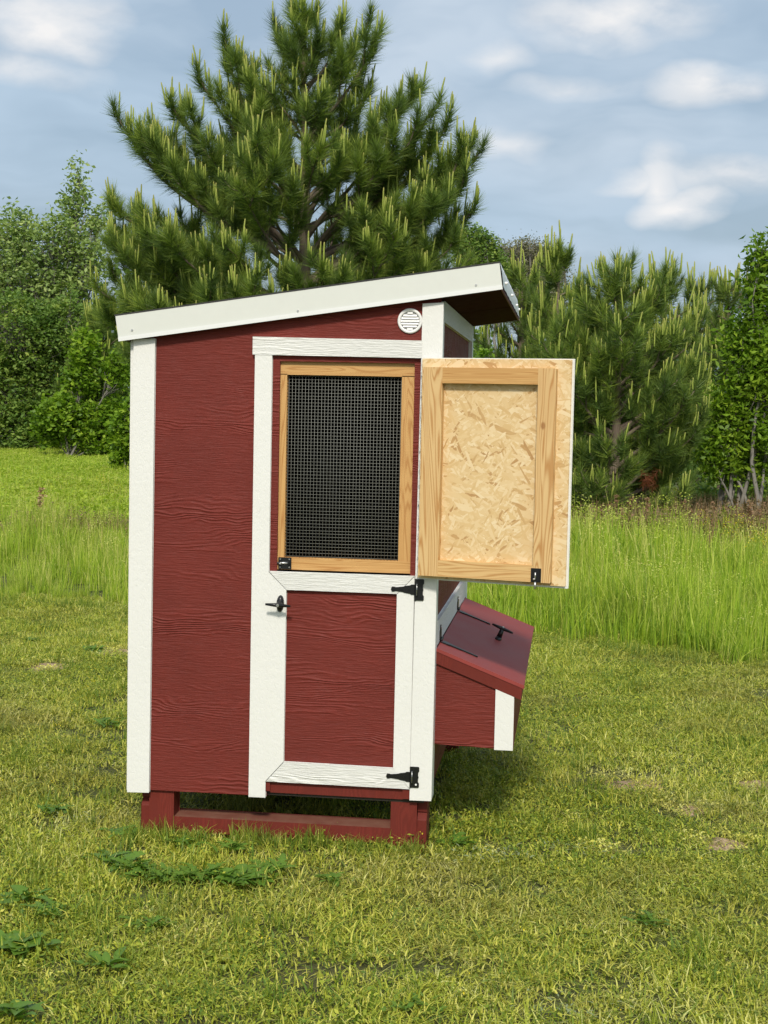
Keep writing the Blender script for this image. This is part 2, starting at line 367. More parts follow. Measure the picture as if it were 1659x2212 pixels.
def tubes(paths, seg=6):
    """paths: list of (pts Nx3, radii N) -> V, F quads"""
    V = []; F = []; off = 0
    ang = np.linspace(0, 2*np.pi, seg, endpoint=False); ca, sa = np.cos(ang), np.sin(ang)
    for pts, rad in paths:
        pts = np.asarray(pts, float); n = len(pts)
        t = np.gradient(pts, axis=0); t /= np.linalg.norm(t, axis=1, keepdims=True)+1e-9
        ref = np.where(np.abs(t[:, 2:3]) > 0.9, np.array([[1., 0, 0]]), np.array([[0, 0, 1.]]))
        u = np.cross(t, ref); u /= np.linalg.norm(u, axis=1, keepdims=True)+1e-9; v = np.cross(t, u)
        ring = pts[:, None, :] + (u[:, None, :]*ca[None, :, None] + v[:, None, :]*sa[None, :, None])*np.asarray(rad)[:, None, None]
        V.append(ring.reshape(-1, 3))
        i = np.arange(n-1)[:, None]*seg; j = np.arange(seg)[None, :]; j2 = (j+1) % seg
        F.append((np.stack([i+j, i+j2, i+seg+j2, i+seg+j], -1)+off).reshape(-1, 4)); off += n*seg
    return np.concatenate(V), np.concatenate(F)

# ------------------------------------------------------------------ ground
def ground_mat():
    m, nt = mat('soil_and_thatch'); v = geo_pos(nt)
    a = nt.noise(v, 75, 5, .7); b = nt.noise(v, 1.1, 3)
    soil = nt.ramp(a, [(0.3, (0.035, 0.028, 0.012)), (0.5, (0.07, 0.06, 0.025)), (0.72, (0.14, 0.11, 0.055))])
    green = nt.ramp(nt.noise(v, 9, 4), [(0.3, (0.06, 0.08, 0.015)), (0.7, (0.13, 0.16, 0.03))])
    finish(nt, nt.mix(nt.ramp(b, [(0.35, 0.35), (0.65, 0.8)]), soil, green), 0.9, a, 0.5, 0.02)
    return m
SOIL = ground_mat()
n = 40
xs = np.concatenate([-np.geomspace(900, 14, 12), np.linspace(-12, 12, 49), np.geomspace(14, 900, 12)])
ys = np.concatenate([-np.geomspace(900, 14, 12), np.linspace(-12, 20, 65), np.geomspace(22, 1200, 14)])
gx, gy = np.meshgrid(xs, ys, indexing='ij')
gz = 0.005*np.sin(gx*1.3+gy*.7)*np.cos(gy*1.1-gx*.4) - 0.020
gz = np.where((np.abs(gx) > 13) | (np.abs(gy) > 21), -0.02, gz)
V = np.stack([gx, gy, gz], -1).reshape(-1, 3); ni, nj = gx.shape
I, J = np.meshgrid(np.arange(ni-1), np.arange(nj-1), indexing='ij'); q = (I*nj+J).ravel()
ground = link('ground', npmesh('ground', V, np.stack([q, q+nj, q+nj+1, q+1], -1), SOIL, smooth=True)); tagp(ground, kind='structure')

def dirt_mat():
    m, nt = mat('bare_dirt'); v = geo_pos(nt); a = nt.noise(v, 45, 5, .7)
    finish(nt, nt.ramp(a, [(0.3, (0.16, 0.10, 0.055)), (0.5, (0.36, 0.25, 0.15)), (0.7, (0.55, 0.41, 0.27))]), 0.95, a, 0.8, 0.01); return m
DIRT = dirt_mat()
dirt_spots = [(1375, 1692, .17, .12), (1560, 1815, .13, .08), (1490, 1745, .09, .06), (1640, 1690, .12, .08), (1300, 1830, .09, .04), (100, 1085+350, .15, .12), (265, 1405, .22, .12), (430, 2010, .06, .05), (300, 1870, .05, .04)]
dirt_xy = []
for (px, py, rx, ry) in dirt_spots:
    c = at_z(px, py, 0.0); dirt_xy.append((c[0], c[1], rx, ry))
    bm = bmesh.new(); k = 28
    ctr = bm.verts.new((c[0], c[1], 0.010)); ring = []
    for i in range(k):
        t = 2*math.pi*i/k; f = 1.15*(1+.22*math.sin(3*t+px)+.12*math.sin(7*t+py))
        ring.append(bm.verts.new((c[0]+math.cos(t)*rx*f, c[1]+math.sin(t)*ry*f*1.6, -0.03)))
    for i in range(k): bm.faces.new((ctr, ring[i], ring[(i+1) % k]))
    o = bm_obj('bare_soil_patch', bm, DIRT); tagp(o, kind='structure')

# ------------------------------------------------------------------ geometry nodes scatter for grass
def scatter(name, pts, rot, scl, idx, variants, material, label=None, kind='stuff'):
    me = bpy.data.meshes.new(name); me.vertices.add(len(pts)); me.vertices.foreach_set('co', np.asarray(pts, np.float32).ravel())
    a = me.attributes.new('rot', 'FLOAT_VECTOR', 'POINT'); a.data.foreach_set('vector', np.asarray(rot, np.float32).ravel())
    a = me.attributes.new('scl', 'FLOAT_VECTOR', 'POINT'); a.data.foreach_set('vector', np.asarray(scl, np.float32).ravel())
    a = me.attributes.new('idx', 'INT', 'POINT'); a.data.foreach_set('value', np.asarray(idx, np.int32))
    o = link(name, me); tagp(o, label, kind=kind)
    ng = bpy.data.node_groups.new(name+'_scatter', 'GeometryNodeTree')
    ng.interface.new_socket('Geometry', in_out='INPUT', socket_type='NodeSocketGeometry')
    ng.interface.new_socket('Geometry', in_out='OUTPUT', socket_type='NodeSocketGeometry')
    N, L = ng.nodes, ng.links
    gi, go = N.new('NodeGroupInput'), N.new('NodeGroupOutput')
    iop = N.new('GeometryNodeInstanceOnPoints'); g2i = N.new('GeometryNodeGeometryToInstance')
    for me_v in reversed(variants):
        ob = bpy.data.objects.new(me_v.name, me_v)
        oi = N.new('GeometryNodeObjectInfo'); oi.inputs[0].default_value = ob
        L.new(oi.outputs['Geometry'], g2i.inputs[0])
    def attr(nm, ty):
        x = N.new('GeometryNodeInputNamedAttribute'); x.data_type = ty; x.inputs[0].default_value = nm
        return x.outputs[0]
    m2p = N.new('GeometryNodeMeshToPoints')
    L.new(gi.outputs[0], m2p.inputs[0]); L.new(m2p.outputs[0], iop.inputs['Points'])
    L.new(g2i.outputs[0], iop.inputs['Instance']); iop.inputs['Pick Instance'].default_value = True
    L.new(attr('idx', 'INT'), iop.inputs['Instance Index'])
    L.new(attr('rot', 'FLOAT_VECTOR'), iop.inputs['Rotation']); L.new(attr('scl', 'FLOAT_VECTOR'), iop.inputs['Scale'])
    L.new(iop.outputs[0], go.inputs[0])
    md = o.modifiers.new('scatter', 'NODES'); md.node_group = ng
    return o

def blades(n, rad, h0, h1, width, lean, tintlo, tinthi, dry=0.1, seg=3, flat=0.0, r=rng):
    """clump of curved blades -> V, F(quads), tint"""
    a = r.uniform(0, 2*np.pi, n); rr = rad*np.sqrt(r.uniform(0, 1, n))
    base = np.stack([rr*np.cos(a), rr*np.sin(a), np.full(n, -0.01)], -1)
    hd = r.uniform(0, 2*np.pi, n); hdir = np.stack([np.cos(hd), np.sin(hd), np.zeros(n)], -1)
    side = np.stack([-np.sin(hd), np.cos(hd), np.zeros(n)], -1)
    tw = r.uniform(-.9, .9, n)[:, None]; side = side*np.cos(tw)+hdir*np.sin(tw)
    H = r.uniform(h0, h1, n); Ln = np.abs(r.normal(0, lean, n))+flat
    W_ = width*r.uniform(.6, 1.3, n)
    tv = np.clip(r.uniform(tintlo, tinthi, n), 0, 1); tv = np.where(r.uniform(0, 1, n) < dry, r.uniform(.88, 1, n), tv)
    P = []; T = []
    for k in range(seg+1):
        t = k/seg
        c = base + hdir*(H*Ln*t**1.8)[:, None] + np.array([0, 0, 1.])*(H*(t-0.35*np.minimum(Ln, 1.6)*t*t))[:, None]
        wk = (W_*(1-t**1.6)*.5+.0003)[:, None]
        P += [c-side*wk, c+side*wk]; T += [tv-.08*(1-t), tv-.08*(1-t)]
    V = np.stack(P, 1).reshape(-1, 3); T = np.stack(T, 1).ravel(); m = 2*(seg+1)
    q = np.array([[2*k, 2*k+1, 2*k+3, 2*k+2] for k in range(seg)])
    F = (np.arange(n)[:, None, None]*m+q[None]).reshape(-1, 4)
    return V, F, T
def leaflets(n, rad, h0, h1, size, tintlo, tinthi, r=rng):
    """small roundish leaves lying at random tilts (clover and tiny weeds)"""
    a = r.uniform(0, 2*np.pi, n); rr = rad*np.sqrt(r.uniform(0, 1, n))
    c = np.stack([rr*np.cos(a), rr*np.sin(a), r.uniform(h0, h1, n)], -1)
    nr = r.normal(0, .55, (n, 3)); nr[:, 2] = 1; nr /= np.linalg.norm(nr, axis=1, keepdims=True)
    u = np.cross(nr, r.normal(0, 1, (n, 3))); u /= np.linalg.norm(u, axis=1, keepdims=True); v = np.cross(nr, u)
    s = (size*r.uniform(.6, 1.4, n))[:, None]
    V = np.stack([c-u*s, c+v*s*.55, c+u*s, c-v*s*.55], 1).reshape(-1, 3)
    F = np.arange(4*n).reshape(-1, 4); T = np.repeat(r.uniform(tintlo, tinthi, n), 4)
    return V, F, T
def join(parts):
    Vs, Fs, Ts = [], [], []; off = 0
    for V, F, T in parts: Vs.append(V); Fs.append(F+off); Ts.append(T); off += len(V)
    return np.concatenate(Vs), np.concatenate(Fs), np.concatenate(Ts)
def in_view(x, y, margin=0.6):
    d = np.stack([x-CP[0], y-CP[1]], -1)
    f = np.array([-math.sin(PSI), math.cos(PSI)]); s = np.array([math.cos(PSI), math.sin(PSI)])
    z = d@f; u = d@s
    return (z > 0) & (np.abs(u) < z*0.262+margin)

# far edge of the mown lawn
ex = [-40, -4.45, -3.3, 0.0, 0.9, 1.9, 40]; ey = [7.2, 6.55, 6.5, 5.65, 5.35, 4.8, 3.0]
def lawn_edge(x): return np.interp(x, ex, ey)

# lawn
nv = 6
lawn_var = []
for k in range(nv):
    dry = [.10, .18, .06, .25, .08, .12][k]
    parts = [blades(96, .13, .012, .046, .0050, 1.0, .0, .95, dry*1.6, 2, .2), blades([5, 14, 3, 8, 6, 16][k], .11, .04, .075, .0055, .9, .0, .8, .06, 3, .2)]
    parts.append(leaflets([36, 18, 70, 14, 50, 28][k], .13, .004, .034, .0068, .0, .68))
    V, F, T = join(parts); lawn_var.append(npmesh('lawn_patch', V, F, GRASS, T))
def field_points(x0, x1, y0, y1, dens, fn=None, margin=2.6):
    n = int((x1-x0)*(y1-y0)*dens); x = rng.uniform(x0, x1, n); y = rng.uniform(y0, y1, n)
    k = in_view(x, y, margin)
    if fn is not None: k &= fn(x, y)
    return x[k], y[k]
def dirt_keep(x, y):
    keep = np.ones(len(x), bool)
    for (cx, cy, rx, ry) in dirt_xy:
        d = ((x-cx)/rx)**2+((y-cy)/(ry*1.5))**2
        keep &= (d > 1.0) | (rng.uniform(0, 1, len(x)) < .06+.25*d)
    return keep
def under_coop(x, y): return (x > -1.2) & (x < -.02) & (y > .02) & (y < 1.85)
x, y = field_points(-9, 7, -4.2, 7.2, 114, lambda x, y: (y < lawn_edge(x)+.55) & dirt_keep(x, y))
k = ~under_coop(x, y) | (rng.uniform(0, 1, len(x)) < .55); x, y = x[k], y[k]
n = len(x); pts = np.stack([x, y, np.zeros(n)-.004], -1)
rot = np.stack([rng.normal(0, .10, n), rng.normal(0, .10, n), rng.uniform(0, 6.28, n)], -1)
hs = .55+.7*rng.uniform(0, 1, n)+.25*np.sin(x*2.1+1)*np.sin(y*1.7)
scl = np.stack([np.ones(n), np.ones(n), hs], -1)*rng.uniform(.85, 1.2, (n, 1))
patchy = np.sin(x*1.9+2*np.sin(y*.8))+np.sin(y*2.3+1.5*np.sin(x*1.1))+rng.normal(0, .9, n)
idx = np.where(patchy > 1.0, 2, np.where(patchy > .3, 4, np.where(patchy > -.4, 0, np.where(patchy > -1.1, 5, np.where(patchy > -1.7, 1, 3)))))
scatter('mown_grass', pts, rot, scl, idx, lawn_var, GRASS)

# longer fresh blades poking out of the lawn and round the skids
tuft_var = []
for k in range(3):
    V, F, T = blades(34, .06, .06, .15, .0042, .55, .0, .35, .05, 3); tuft_var.append(npmesh('grass_tuft', V, F, GRASS, T))
x, y = field_points(-6, 4, -3, 6.8, 4.5, lambda x, y: (y < lawn_edge(x)) & ~under_coop(x, y))
ax = rng.uniform(-1.2, .0, 46); ay = rng.uniform(-.08, .02, 46)
bx = rng.uniform(-.95, -.1, 60); by = rng.uniform(.2, 1.6, 60)
nl = 260; lx = rng.uniform(-7, 5, nl); ly = lawn_edge(lx)-rng.uniform(0, .35, nl)
x = np.concatenate([x, ax, bx, lx]); y = np.concatenate([y, ay, by, ly]); n = len(x)
sc_ = rng.uniform(.5, 1.0, n); sc_[-nl-60-46:-nl-60] = rng.uniform(.35, .8, 46)
scatter('grass_tufts', np.stack([x, y, np.zeros(n)], -1), np.stack([np.zeros(n), np.zeros(n), rng.uniform(0, 6.28, n)], -1), np.repeat(sc_[:, None], 3, 1), rng.integers(0, 3, n), tuft_var, GRASS)

# tiny yellow flowers
V, F, T = leaflets(5, .008, .0, .006, .006, 0, 1); fl1 = npmesh('yellow_flower', V, F, YELLOW, T)
x, y = field_points(-5, 4, -2.8, 6.5, 9, lambda x, y: (y < lawn_edge(x)) & (np.sin(x*2.7+1)+np.sin(y*3.1+x) > .1) & ~under_coop(x, y))
n = len(x)
scatter('yellow_flowers', np.stack([x, y, rng.uniform(.03, .065, n)], -1), np.zeros((n, 3)), np.repeat(rng.uniform(.5, 1.25, n)[:, None], 3, 1), np.zeros(n, int), [fl1], YELLOW)

# dry clippings and straw on the bare spots
V, F, T = join([blades(26, .05, .008, .02, .004, 2.6, .92, 1.0, 1.0, 2, 1.0), leaflets(14, .05, .002, .016, .007, .85, 1.0)]); lit = npmesh('straw', V, F, GRASS, T)
lx, ly = [], []
for (cx, cy, rx, ry) in dirt_xy:
    k = int(420*rx*ry*1.5)+5; t = rng.uniform(0, 6.28, k); q = np.sqrt(rng.uniform(0, 1, k))*1.35; lx.append(cx+q*rx*np.cos(t)); ly.append(cy+q*ry*1.5*np.sin(t))
x, y = field_points(-6, 4, -3, 6.5, 3.0, lambda x, y: y < lawn_edge(x))
x = np.concatenate(lx+[x]); y = np.concatenate(ly+[y]); n = len(x)
scatter('dry_clippings', np.stack([x, y, np.full(n, .012)], -1), np.stack([np.zeros(n), np.zeros(n), rng.uniform(0, 6.28, n)], -1), np.repeat(rng.uniform(.6, 1.2, n)[:, None], 3, 1), np.zeros(n, int), [lit], GRASS)

# tall grass beyond the mown edge
tall_var = []
for k in range(5):
    Pp = [blades(38, .17, .24, .50, .012, .30, .0, .9, .05, 3), blades(20, .16, .12, .3, .012, .6, .0, .95, .18, 2), blades([2, 6, 3, 8, 4][k], .15, .45, .62, .009, .9, .7, 1.0, .25, 4)]
    if k in (1, 3): Pp.append(leaflets(60, .13, .40, .56, .010, .8, 1.0)); Pp.append(blades(5, .12, .45, .58, .006, .25, .85, 1.0, .5, 3))
    V, F, T = join(Pp)
    tall_var.append(npmesh('tall_clump', V, F, TALL, T))
xs_, ys_, ss_ = [], [], []
for (y0, y1, dens, s) in [(4.6, 9, 30, .86), (9, 14, 18, 1.0)]:
    x, y = field_points(-16, 14, y0, y1, dens, lambda x, y: y > lawn_edge(x)+rng.normal(0, .10, len(x))+.22*np.sin(x*2.3)*np.sin(x*.9+1), 3.0)
    xs_.append(x); ys_.append(y); ss_.append(np.full(len(x), s))
x = np.concatenate(xs_); y = np.concatenate(ys_); s = np.concatenate(ss_); n = len(x)
s = s*(.85+.3*rng.uniform(0, 1, n))*np.clip(.55+(y-lawn_edge(x))*.35, .55, 1.0)*np.where(x < -2.2, .82, 1.08)
s *= (1+.14*np.sin(x*1.7)+.12*np.sin(y*1.3+x))*rng.uniform(.72, 1.18, n)
scatter('tall_grass', np.stack([x, y, np.zeros(n)], -1), np.stack([rng.normal(0, .07, n), rng.normal(0, .07, n), rng.uniform(0, 6.28, n)], -1),
        np.repeat(s[:, None], 3, 1), rng.choice(5, n, p=[.3, .15, .3, .08, .17]), tall_var, TALL)
# meadow farther off, shorter and paler
V1 = []
for k in range(3):
    V, F, T = join([blades(60, .32, .12, .28, .018, .6, .3, .95, .12, 2), leaflets(40, .3, .05, .2, .03, .3, .9)]); V1.append(npmesh('meadow_clump', V, F, TALL, T))
x, y = field_points(-24, 12, 14, 46, 10.0, lambda x, y: (x < -2) | (y < 19), 3.5)
n = len(x)
scatter('meadow_grass', np.stack([x, y, np.zeros(n)], -1), np.stack([np.zeros(n), np.zeros(n), rng.uniform(0, 6.28, n)], -1),
        np.repeat(rng.uniform(.7, 1.3, n)[:, None], 3, 1), rng.integers(0, 3, n), V1, TALL)
# yellow bloom at the right end of the field
V, F, T = leaflets(26, .22, .0, .1, .012, 0, 1); fl2 = npmesh('yellow_bloom', V, F, YELLOW, T)
xa = rng.uniform(2.2, 7, 170); ya = rng.uniform(8, 13.5, 170); xb = rng.uniform(-9, -4, 60); yb = rng.uniform(20, 34, 60)
x = np.concatenate([xa, xb]); y = np.concatenate([ya, yb]); n = len(x)
scatter('field_bloom', np.stack([x, y, np.where(x > 0, rng.uniform(.33, .45, n), .2)], -1), np.zeros((n, 3)), np.repeat(rng.uniform(.5, 1.1, n)[:, None], 3, 1), np.zeros(n, int), [fl2], YELLOW)
# dry weeds in front of the trees
wv = []
for k in range(3):
    V, F, T = join([blades(46, .28, .3, .75, .014, .35, .1, .95, .3, 3), leaflets(60, .28, .05, .55, .028, .0, .8)]); wv.append(npmesh('weed_clump', V, F, WEEDB, T))
xa = rng.uniform(-1.5, 9, 760); ya = rng.uniform(12.6, 18.5, 760)
xb = rng.uniform(-7.2, -3.0, 60); yb = 12.6+rng.normal(0, .5, 60)
x = np.concatenate([xa, xb]); y = np.concatenate([ya, yb]); n = len(x); s = rng.uniform(.6, 1.05, n); s[760:] *= .62
scatter('dry_weeds', np.stack([x, y, np.zeros(n)], -1), np.stack([np.zeros(n), np.zeros(n), rng.uniform(0, 6.28, n)], -1), np.repeat(s[:, None], 3, 1), rng.integers(0, 3, n), wv, WEEDB)

# ------------------------------------------------------------------ chicken coop
coop = empty('chicken_coop', (0, 0, LIFT))
tagp(coop, 'red wooden chicken coop with white trim, its wire window shutter swung open', 'chicken coop')
def roofz(X): return 1.933 + (X+1.263)*0.1462        # underside of the roof at X
YS = 0.016                                            # face of the siding behind the trim
# front siding, one sheet with the window and door cut out
pts = [(-1.205, .147), (-.657, .147), (-.657, 1.043), (-.630, 1.043), (-.630, 1.868), (-.101, 1.868), (-.101, 1.043), (-.006, 1.043), (-.006, roofz(-.006)+.02), (-1.205, roofz(-1.205)+.02)]
board('siding', pts, YS, YS+.012, RED, coop, 0.001)
# posts and header
board('corner_trim', [(-1.220, .138), (-1.133, .140), (-1.1265, roofz(-1.17)-.002), (-1.2095, roofz(-1.17)-.006)], 0, YS-.0005, WV, coop)
board('corner_trim', [(-.0815, .166), (0, .167), (.003, 2.098), (-.0735, 2.093)], 0, YS-.0005, WV, coop)
boxm('door_post_trim', -.7235, -.6590, 0, YS-.0005, .145, 1.889, WV, coop)
board('header_trim', [(-.733, 1.892), (-.0755, 1.889), (-.0755, 1.952), (-.733, 1.958)], -.002, YS-.0005, WH, coop)
boxm('trim_foot', -.7230, -.6595, -.0008, .004, .1455, .215, WV, coop, .0006)
# side, back and inner walls
ztop = roofz(0)
sideboard('side_siding', [(.030, .175), (1.842, .175), (1.842, roofz(-.02)+.015), (.030, roofz(-.02)+.015)], -.028, -.016, RED, coop)
sideboard('side_siding', [(.030, .15), (1.842, .15), (1.842, roofz(-1.2)+.015), (.030, roofz(-1.2)+.015)], -1.212, -1.2, RED, coop)
board('back_siding', [(-1.198, .15), (-.03, .15), (-.03, roofz(-.03)+.015), (-1.198, roofz(-1.198)+.015)], 1.83, 1.842, RED, coop)
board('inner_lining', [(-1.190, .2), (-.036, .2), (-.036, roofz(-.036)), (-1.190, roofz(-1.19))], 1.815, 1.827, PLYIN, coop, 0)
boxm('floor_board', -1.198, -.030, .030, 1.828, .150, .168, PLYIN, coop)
# white trim on the right-hand wall
sideboard('side_corner_trim', [(.0165, .167), (.105, .167), (.105, 2.102), (.0165, 2.102)], -.0155, .0015, WV, coop)
sideboard('side_corner_trim', [(1.755, .17), (1.850, .17), (1.850, 2.112), (1.755, 2.112)], -.0155, .0005, WV, coop)
sideboard('side_top_trim', [(.106, 2.035), (1.754, 2.035), (1.754, 2.112), (.106, 2.112)], -.0155, 0, WH, coop)
sideboard('side_rail_trim', [(.106, .760), (1.754, .757), (1.754, .850), (.106, .852)], -.0155, 0, WH, coop)
sideboard('side_corner_trim', [(.0165, .14), (.105, .14), (.105, 1.94), (.0165, 1.94)], -1.228, -1.2125, WV, coop)

# skids: two long runners, posts and the flat cross board
def skid_end(x0, x1, y0):
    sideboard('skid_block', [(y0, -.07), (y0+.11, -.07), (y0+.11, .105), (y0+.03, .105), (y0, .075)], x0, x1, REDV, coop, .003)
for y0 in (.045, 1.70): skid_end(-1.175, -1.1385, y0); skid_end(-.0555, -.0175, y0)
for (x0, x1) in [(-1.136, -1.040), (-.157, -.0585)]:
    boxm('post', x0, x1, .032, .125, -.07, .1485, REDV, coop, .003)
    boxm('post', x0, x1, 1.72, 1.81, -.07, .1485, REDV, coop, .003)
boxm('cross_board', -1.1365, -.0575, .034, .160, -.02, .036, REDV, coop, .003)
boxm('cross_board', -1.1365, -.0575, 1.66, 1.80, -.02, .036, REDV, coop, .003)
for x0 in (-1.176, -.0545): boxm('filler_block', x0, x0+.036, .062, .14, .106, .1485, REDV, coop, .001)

# sill under the door
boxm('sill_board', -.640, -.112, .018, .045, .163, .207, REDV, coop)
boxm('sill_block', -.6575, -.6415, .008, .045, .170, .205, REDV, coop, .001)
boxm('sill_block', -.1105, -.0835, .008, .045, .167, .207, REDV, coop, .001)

# round louvre vent
vent = empty('vent', (-.1235, YS, 2.029), coop)
bm = bmesh.new(); seg = 48
rings = [(.048, 0), (.048, -.006), (.0455, -.0085), (.0385, -.0085), (.0365, -.005), (.0365, -.0005)]
vr = [[bm.verts.new((r*math.cos(2*math.pi*i/seg), y, r*math.sin(2*math.pi*i/seg))) for i in range(seg)] for r, y in rings]
for a in range(len(rings)-1):
    for i in range(seg): bm.faces.new((vr[a][i], vr[a][(i+1) % seg], vr[a+1][(i+1) % seg], vr[a+1][i]))
bm_obj('vent_ring', bm, PLASTIC, vent, smooth=True)
bm = bmesh.new(); add_cyl(bm, (0, -.0012, 0), (0, -.0004, 0), .0372, seg=40); bm_obj('vent_back', bm, VENTDARK, vent)
for i in range(7):
    zc_ = -.0305+i*.0102; hw = math.sqrt(max(.0362**2-(abs(zc_)+.004)**2, 1e-5))
    bm = bmesh.new(); prism_pts(bm, [(-hw, -.0072, zc_-.0038), (-hw, -.0062, zc_-.0044), (-hw, -.0014, zc_+.0034), (-hw, -.0024, zc_+.0042)], (2*hw, 0, 0))
    bm_obj('louvre', bm, PLASTIC, vent)

# wire window
win = empty('wire_window', (0, 0, 0), coop)
yf, yb = .032, .055
def A(X, Z, y=yf): return adj(X, Z, y)
xl0, z0 = A(-.640, 1.050); xr0, z1 = A(-.092, 1.882)
xl1, zb1 = A(-.5985, 1.1015); xr1, zt1 = A(-.1465, 1.8165)
boxm('frame_stile', xl0, xl1, yf, yb, zb1+.0005, zt1-.0005, PINE2V, win)
boxm('frame_stile', xr1, xr0, yf, yb, zb1+.0005, zt1-.0005, PINE2V, win)
boxm('frame_rail', xl0, xr0-.001, yf, yb, zt1, z1, PINE2H, win)
boxm('frame_rail', xl0, xr0-.001, yf-.004, yb, 1.054, zb1, PINE2H, win)
nvw, nh = 35, 56
Vv, Fv = [], []
def bar(x0, x1, y0, y1, z0, z1):
    o = len(Vv); Vv.extend([(x0, y0, z0), (x1, y0, z0), (x1, y1, z0), (x0, y1, z0), (x0, y0, z1), (x1, y0, z1), (x1, y1, z1), (x0, y1, z1)])
    Fv.extend([(o, o+1, o+5, o+4), (o+1, o+2, o+6, o+5), (o+2, o+3, o+7, o+6), (o+3, o, o+4, o+7), (o+4, o+5, o+6, o+7), (o+3, o+2, o+1, o)])
r_ = .00066; ym = .050
for i in range(nvw):
    X = xl1+(xr1-xl1)*(i+.5)/nvw+rng.normal(0, .0003); bar(X-r_, X+r_, ym-r_, ym+r_, zb1-.004, zt1+.004)
for i in range(nh):
    Z = zb1+(zt1-zb1)*(i+.5)/nh+rng.normal(0, .0003); bar(xl1-.004, xr1+.004, ym+.0008, ym+.0008+2*r_, Z-r_, Z+r_)
wm = link('wire_mesh', npmesh('wire_mesh', Vv, Fv, WIRE), win); wm['kind'] = 'stuff'
def plate(name, pts, y0, y1, m, parent, bev=.001): return board(name, pts, y0, y1, m, parent, bev)
def pz(px, py, Y=0.0): q = at(px, py, Y); return q[0], q[2]-LIFT
# barrel latch on the window frame
lt = empty('barrel_latch', (0, 0, 0), win)
xa_, zb_ = pz(600.5, 1228, .026); xb_, za_ = pz(629, 1205, .026)
boxm('latch_plate', xa_+.002, xb_, .0245, yf-.0045, zb_, za_, BLACK, lt, .001)
bm = bmesh.new(); add_cyl(bm, (xa_-.010, .0215, (za_+zb_)/2+.001), (xb_-.006, .0215, (za_+zb_)/2+.001), .0042); bm_obj('latch_bolt', bm, STEEL, lt, True)
bm = bmesh.new(); add_cyl(bm, (xa_+.012, .016, (za_+zb_)/2+.001), (xa_+.012, .006, (za_+zb_)/2), .004); bm_obj('bolt_knob', bm, STEEL, lt, True)
for (sx, sz) in ((xb_-.007, za_-.006), (xa_+.008, zb_+.006), (xb_-.007, zb_+.006), (xa_+.009, za_-.006)): screw(lt, (sx, .0243, sz), (0, -1, 0), .0032, .001)
for s0 in (xa_+.004, xb_-.011):
    bm = bmesh.new(); prism_pts(bm, [(s0, .0243, (za_+zb_)/2-.008), (s0, .0155, (za_+zb_)/2-.004), (s0, .0155, (za_+zb_)/2+.006), (s0, .0243, (za_+zb_)/2+.010)], (.007, 0, 0)); bm_obj('latch_strap', bm, BLACK, lt, bevel=.001)

# lower door
door = empty('lower_door', (0, 0, 0), coop)
dx0, dx1, dz0, dz1 = -.6565, -.0845, .2105, 1.0445
px0, px1, pz0, pz1 = -.587, -.1495, .289, .976
yd = -.001
def mitre(name, q, m): return board(name, q, yd, YS-.001, m, door, .0012)
g_ = .0006
mitre('stile', [(dx0, dz0+g_), (px0-g_, pz0+g_), (px0-g_, pz1-g_), (dx0, dz1-g_)], WV)
mitre('stile', [(dx1, dz0+g_), (dx1, dz1-g_), (px1+g_, pz1-g_), (px1+g_, pz0+g_)], WV)
mitre('rail', [(dx0, dz1), (px0, pz1), (px1, pz1), (dx1, dz1)], WH)
mitre('rail', [(dx0, dz0), (dx1, dz0-.001), (px1, pz0-.003), (px0, pz0+.001)], WH)
boxm('door_panel', dx0+.004, dx1-.004, YS, YS+.012, dz0+.004, dz1-.004, RED, door)
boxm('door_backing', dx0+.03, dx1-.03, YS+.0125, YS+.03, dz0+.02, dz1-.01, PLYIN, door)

def t_hinge(parent, tip, j0, j1, top, bot, y=-.0015):
    """tip=(x,z) of strap, j0..j1 x range of the jamb plate, top/bot z of it"""
    h = empty('hinge', (0, 0, 0), parent); zc = (top+bot)/2; L = j0-tip[0]; zt = tip[1]
    P = [(1, .019), (.86, .019), (.80, .0155), (.58, .0125), (.52, .0100), (.20, .0065), (.12, .0085), (.04, .0085), (0, .0)]
    up = [(tip[0]+L*t, zt+(zc-zt)*t+w_) for t, w_ in P]; dn = [(tip[0]+L*t, zt+(zc-zt)*t-w_) for t, w_ in P[-2::-1]]
    board('strap', up+dn, y-.003, y, BLACK, h, .0008)
    q = [(j0, bot-.003), (j0+.008, bot), (j1-.003, bot), (j1, bot+.003), (j1, bot+.016), (j1-.004, bot+.021), (j1-.004, zc-.006), (j1-.002, zc), (j1-.004, zc+.006), (j1-.004, top-.021), (j1, top-.016), (j1, top-.003), (j1-.003, top), (j0, top)]
    board('jamb_plate', q, y-.003, y, BLACK, h, .0008)
    bm = bmesh.new(); xk = j0+.0085
    for k in range(5):
        a = zc-.026+k*.0104; add_cyl(bm, (xk, y-.005, a+.0004), (xk, y-.005, a+.0100), .0042, seg=12)
    bm_obj('knuckle', bm, BLACK, h, True)
    bm = bmesh.new(); add_cyl(bm, (xk+.0003, y-.0085, zc-.0215), (xk+.0003, y-.0085, zc+.0235), .0014, seg=8); bm_obj('hinge_pin', bm, STEEL, h, True)
    for t in (.10, .44, .76): screw(h, (tip[0]+L*t, y-.003, zt+(zc-zt)*t), (0, -1, 0), .0042, .0022, BLACK, 'screw_head')
    for zz in (zc, top-.011): screw(h, (j1-.011, y-.003, zz), (0, -1, 0), .0042, .0022, BLACK, 'screw_head')
    screw(h, (j1-.011, y-.003, bot+.011), (0, -1, 0), .0042, .0015, BLACK if top > .8 else PLASTIC, 'screw_head')
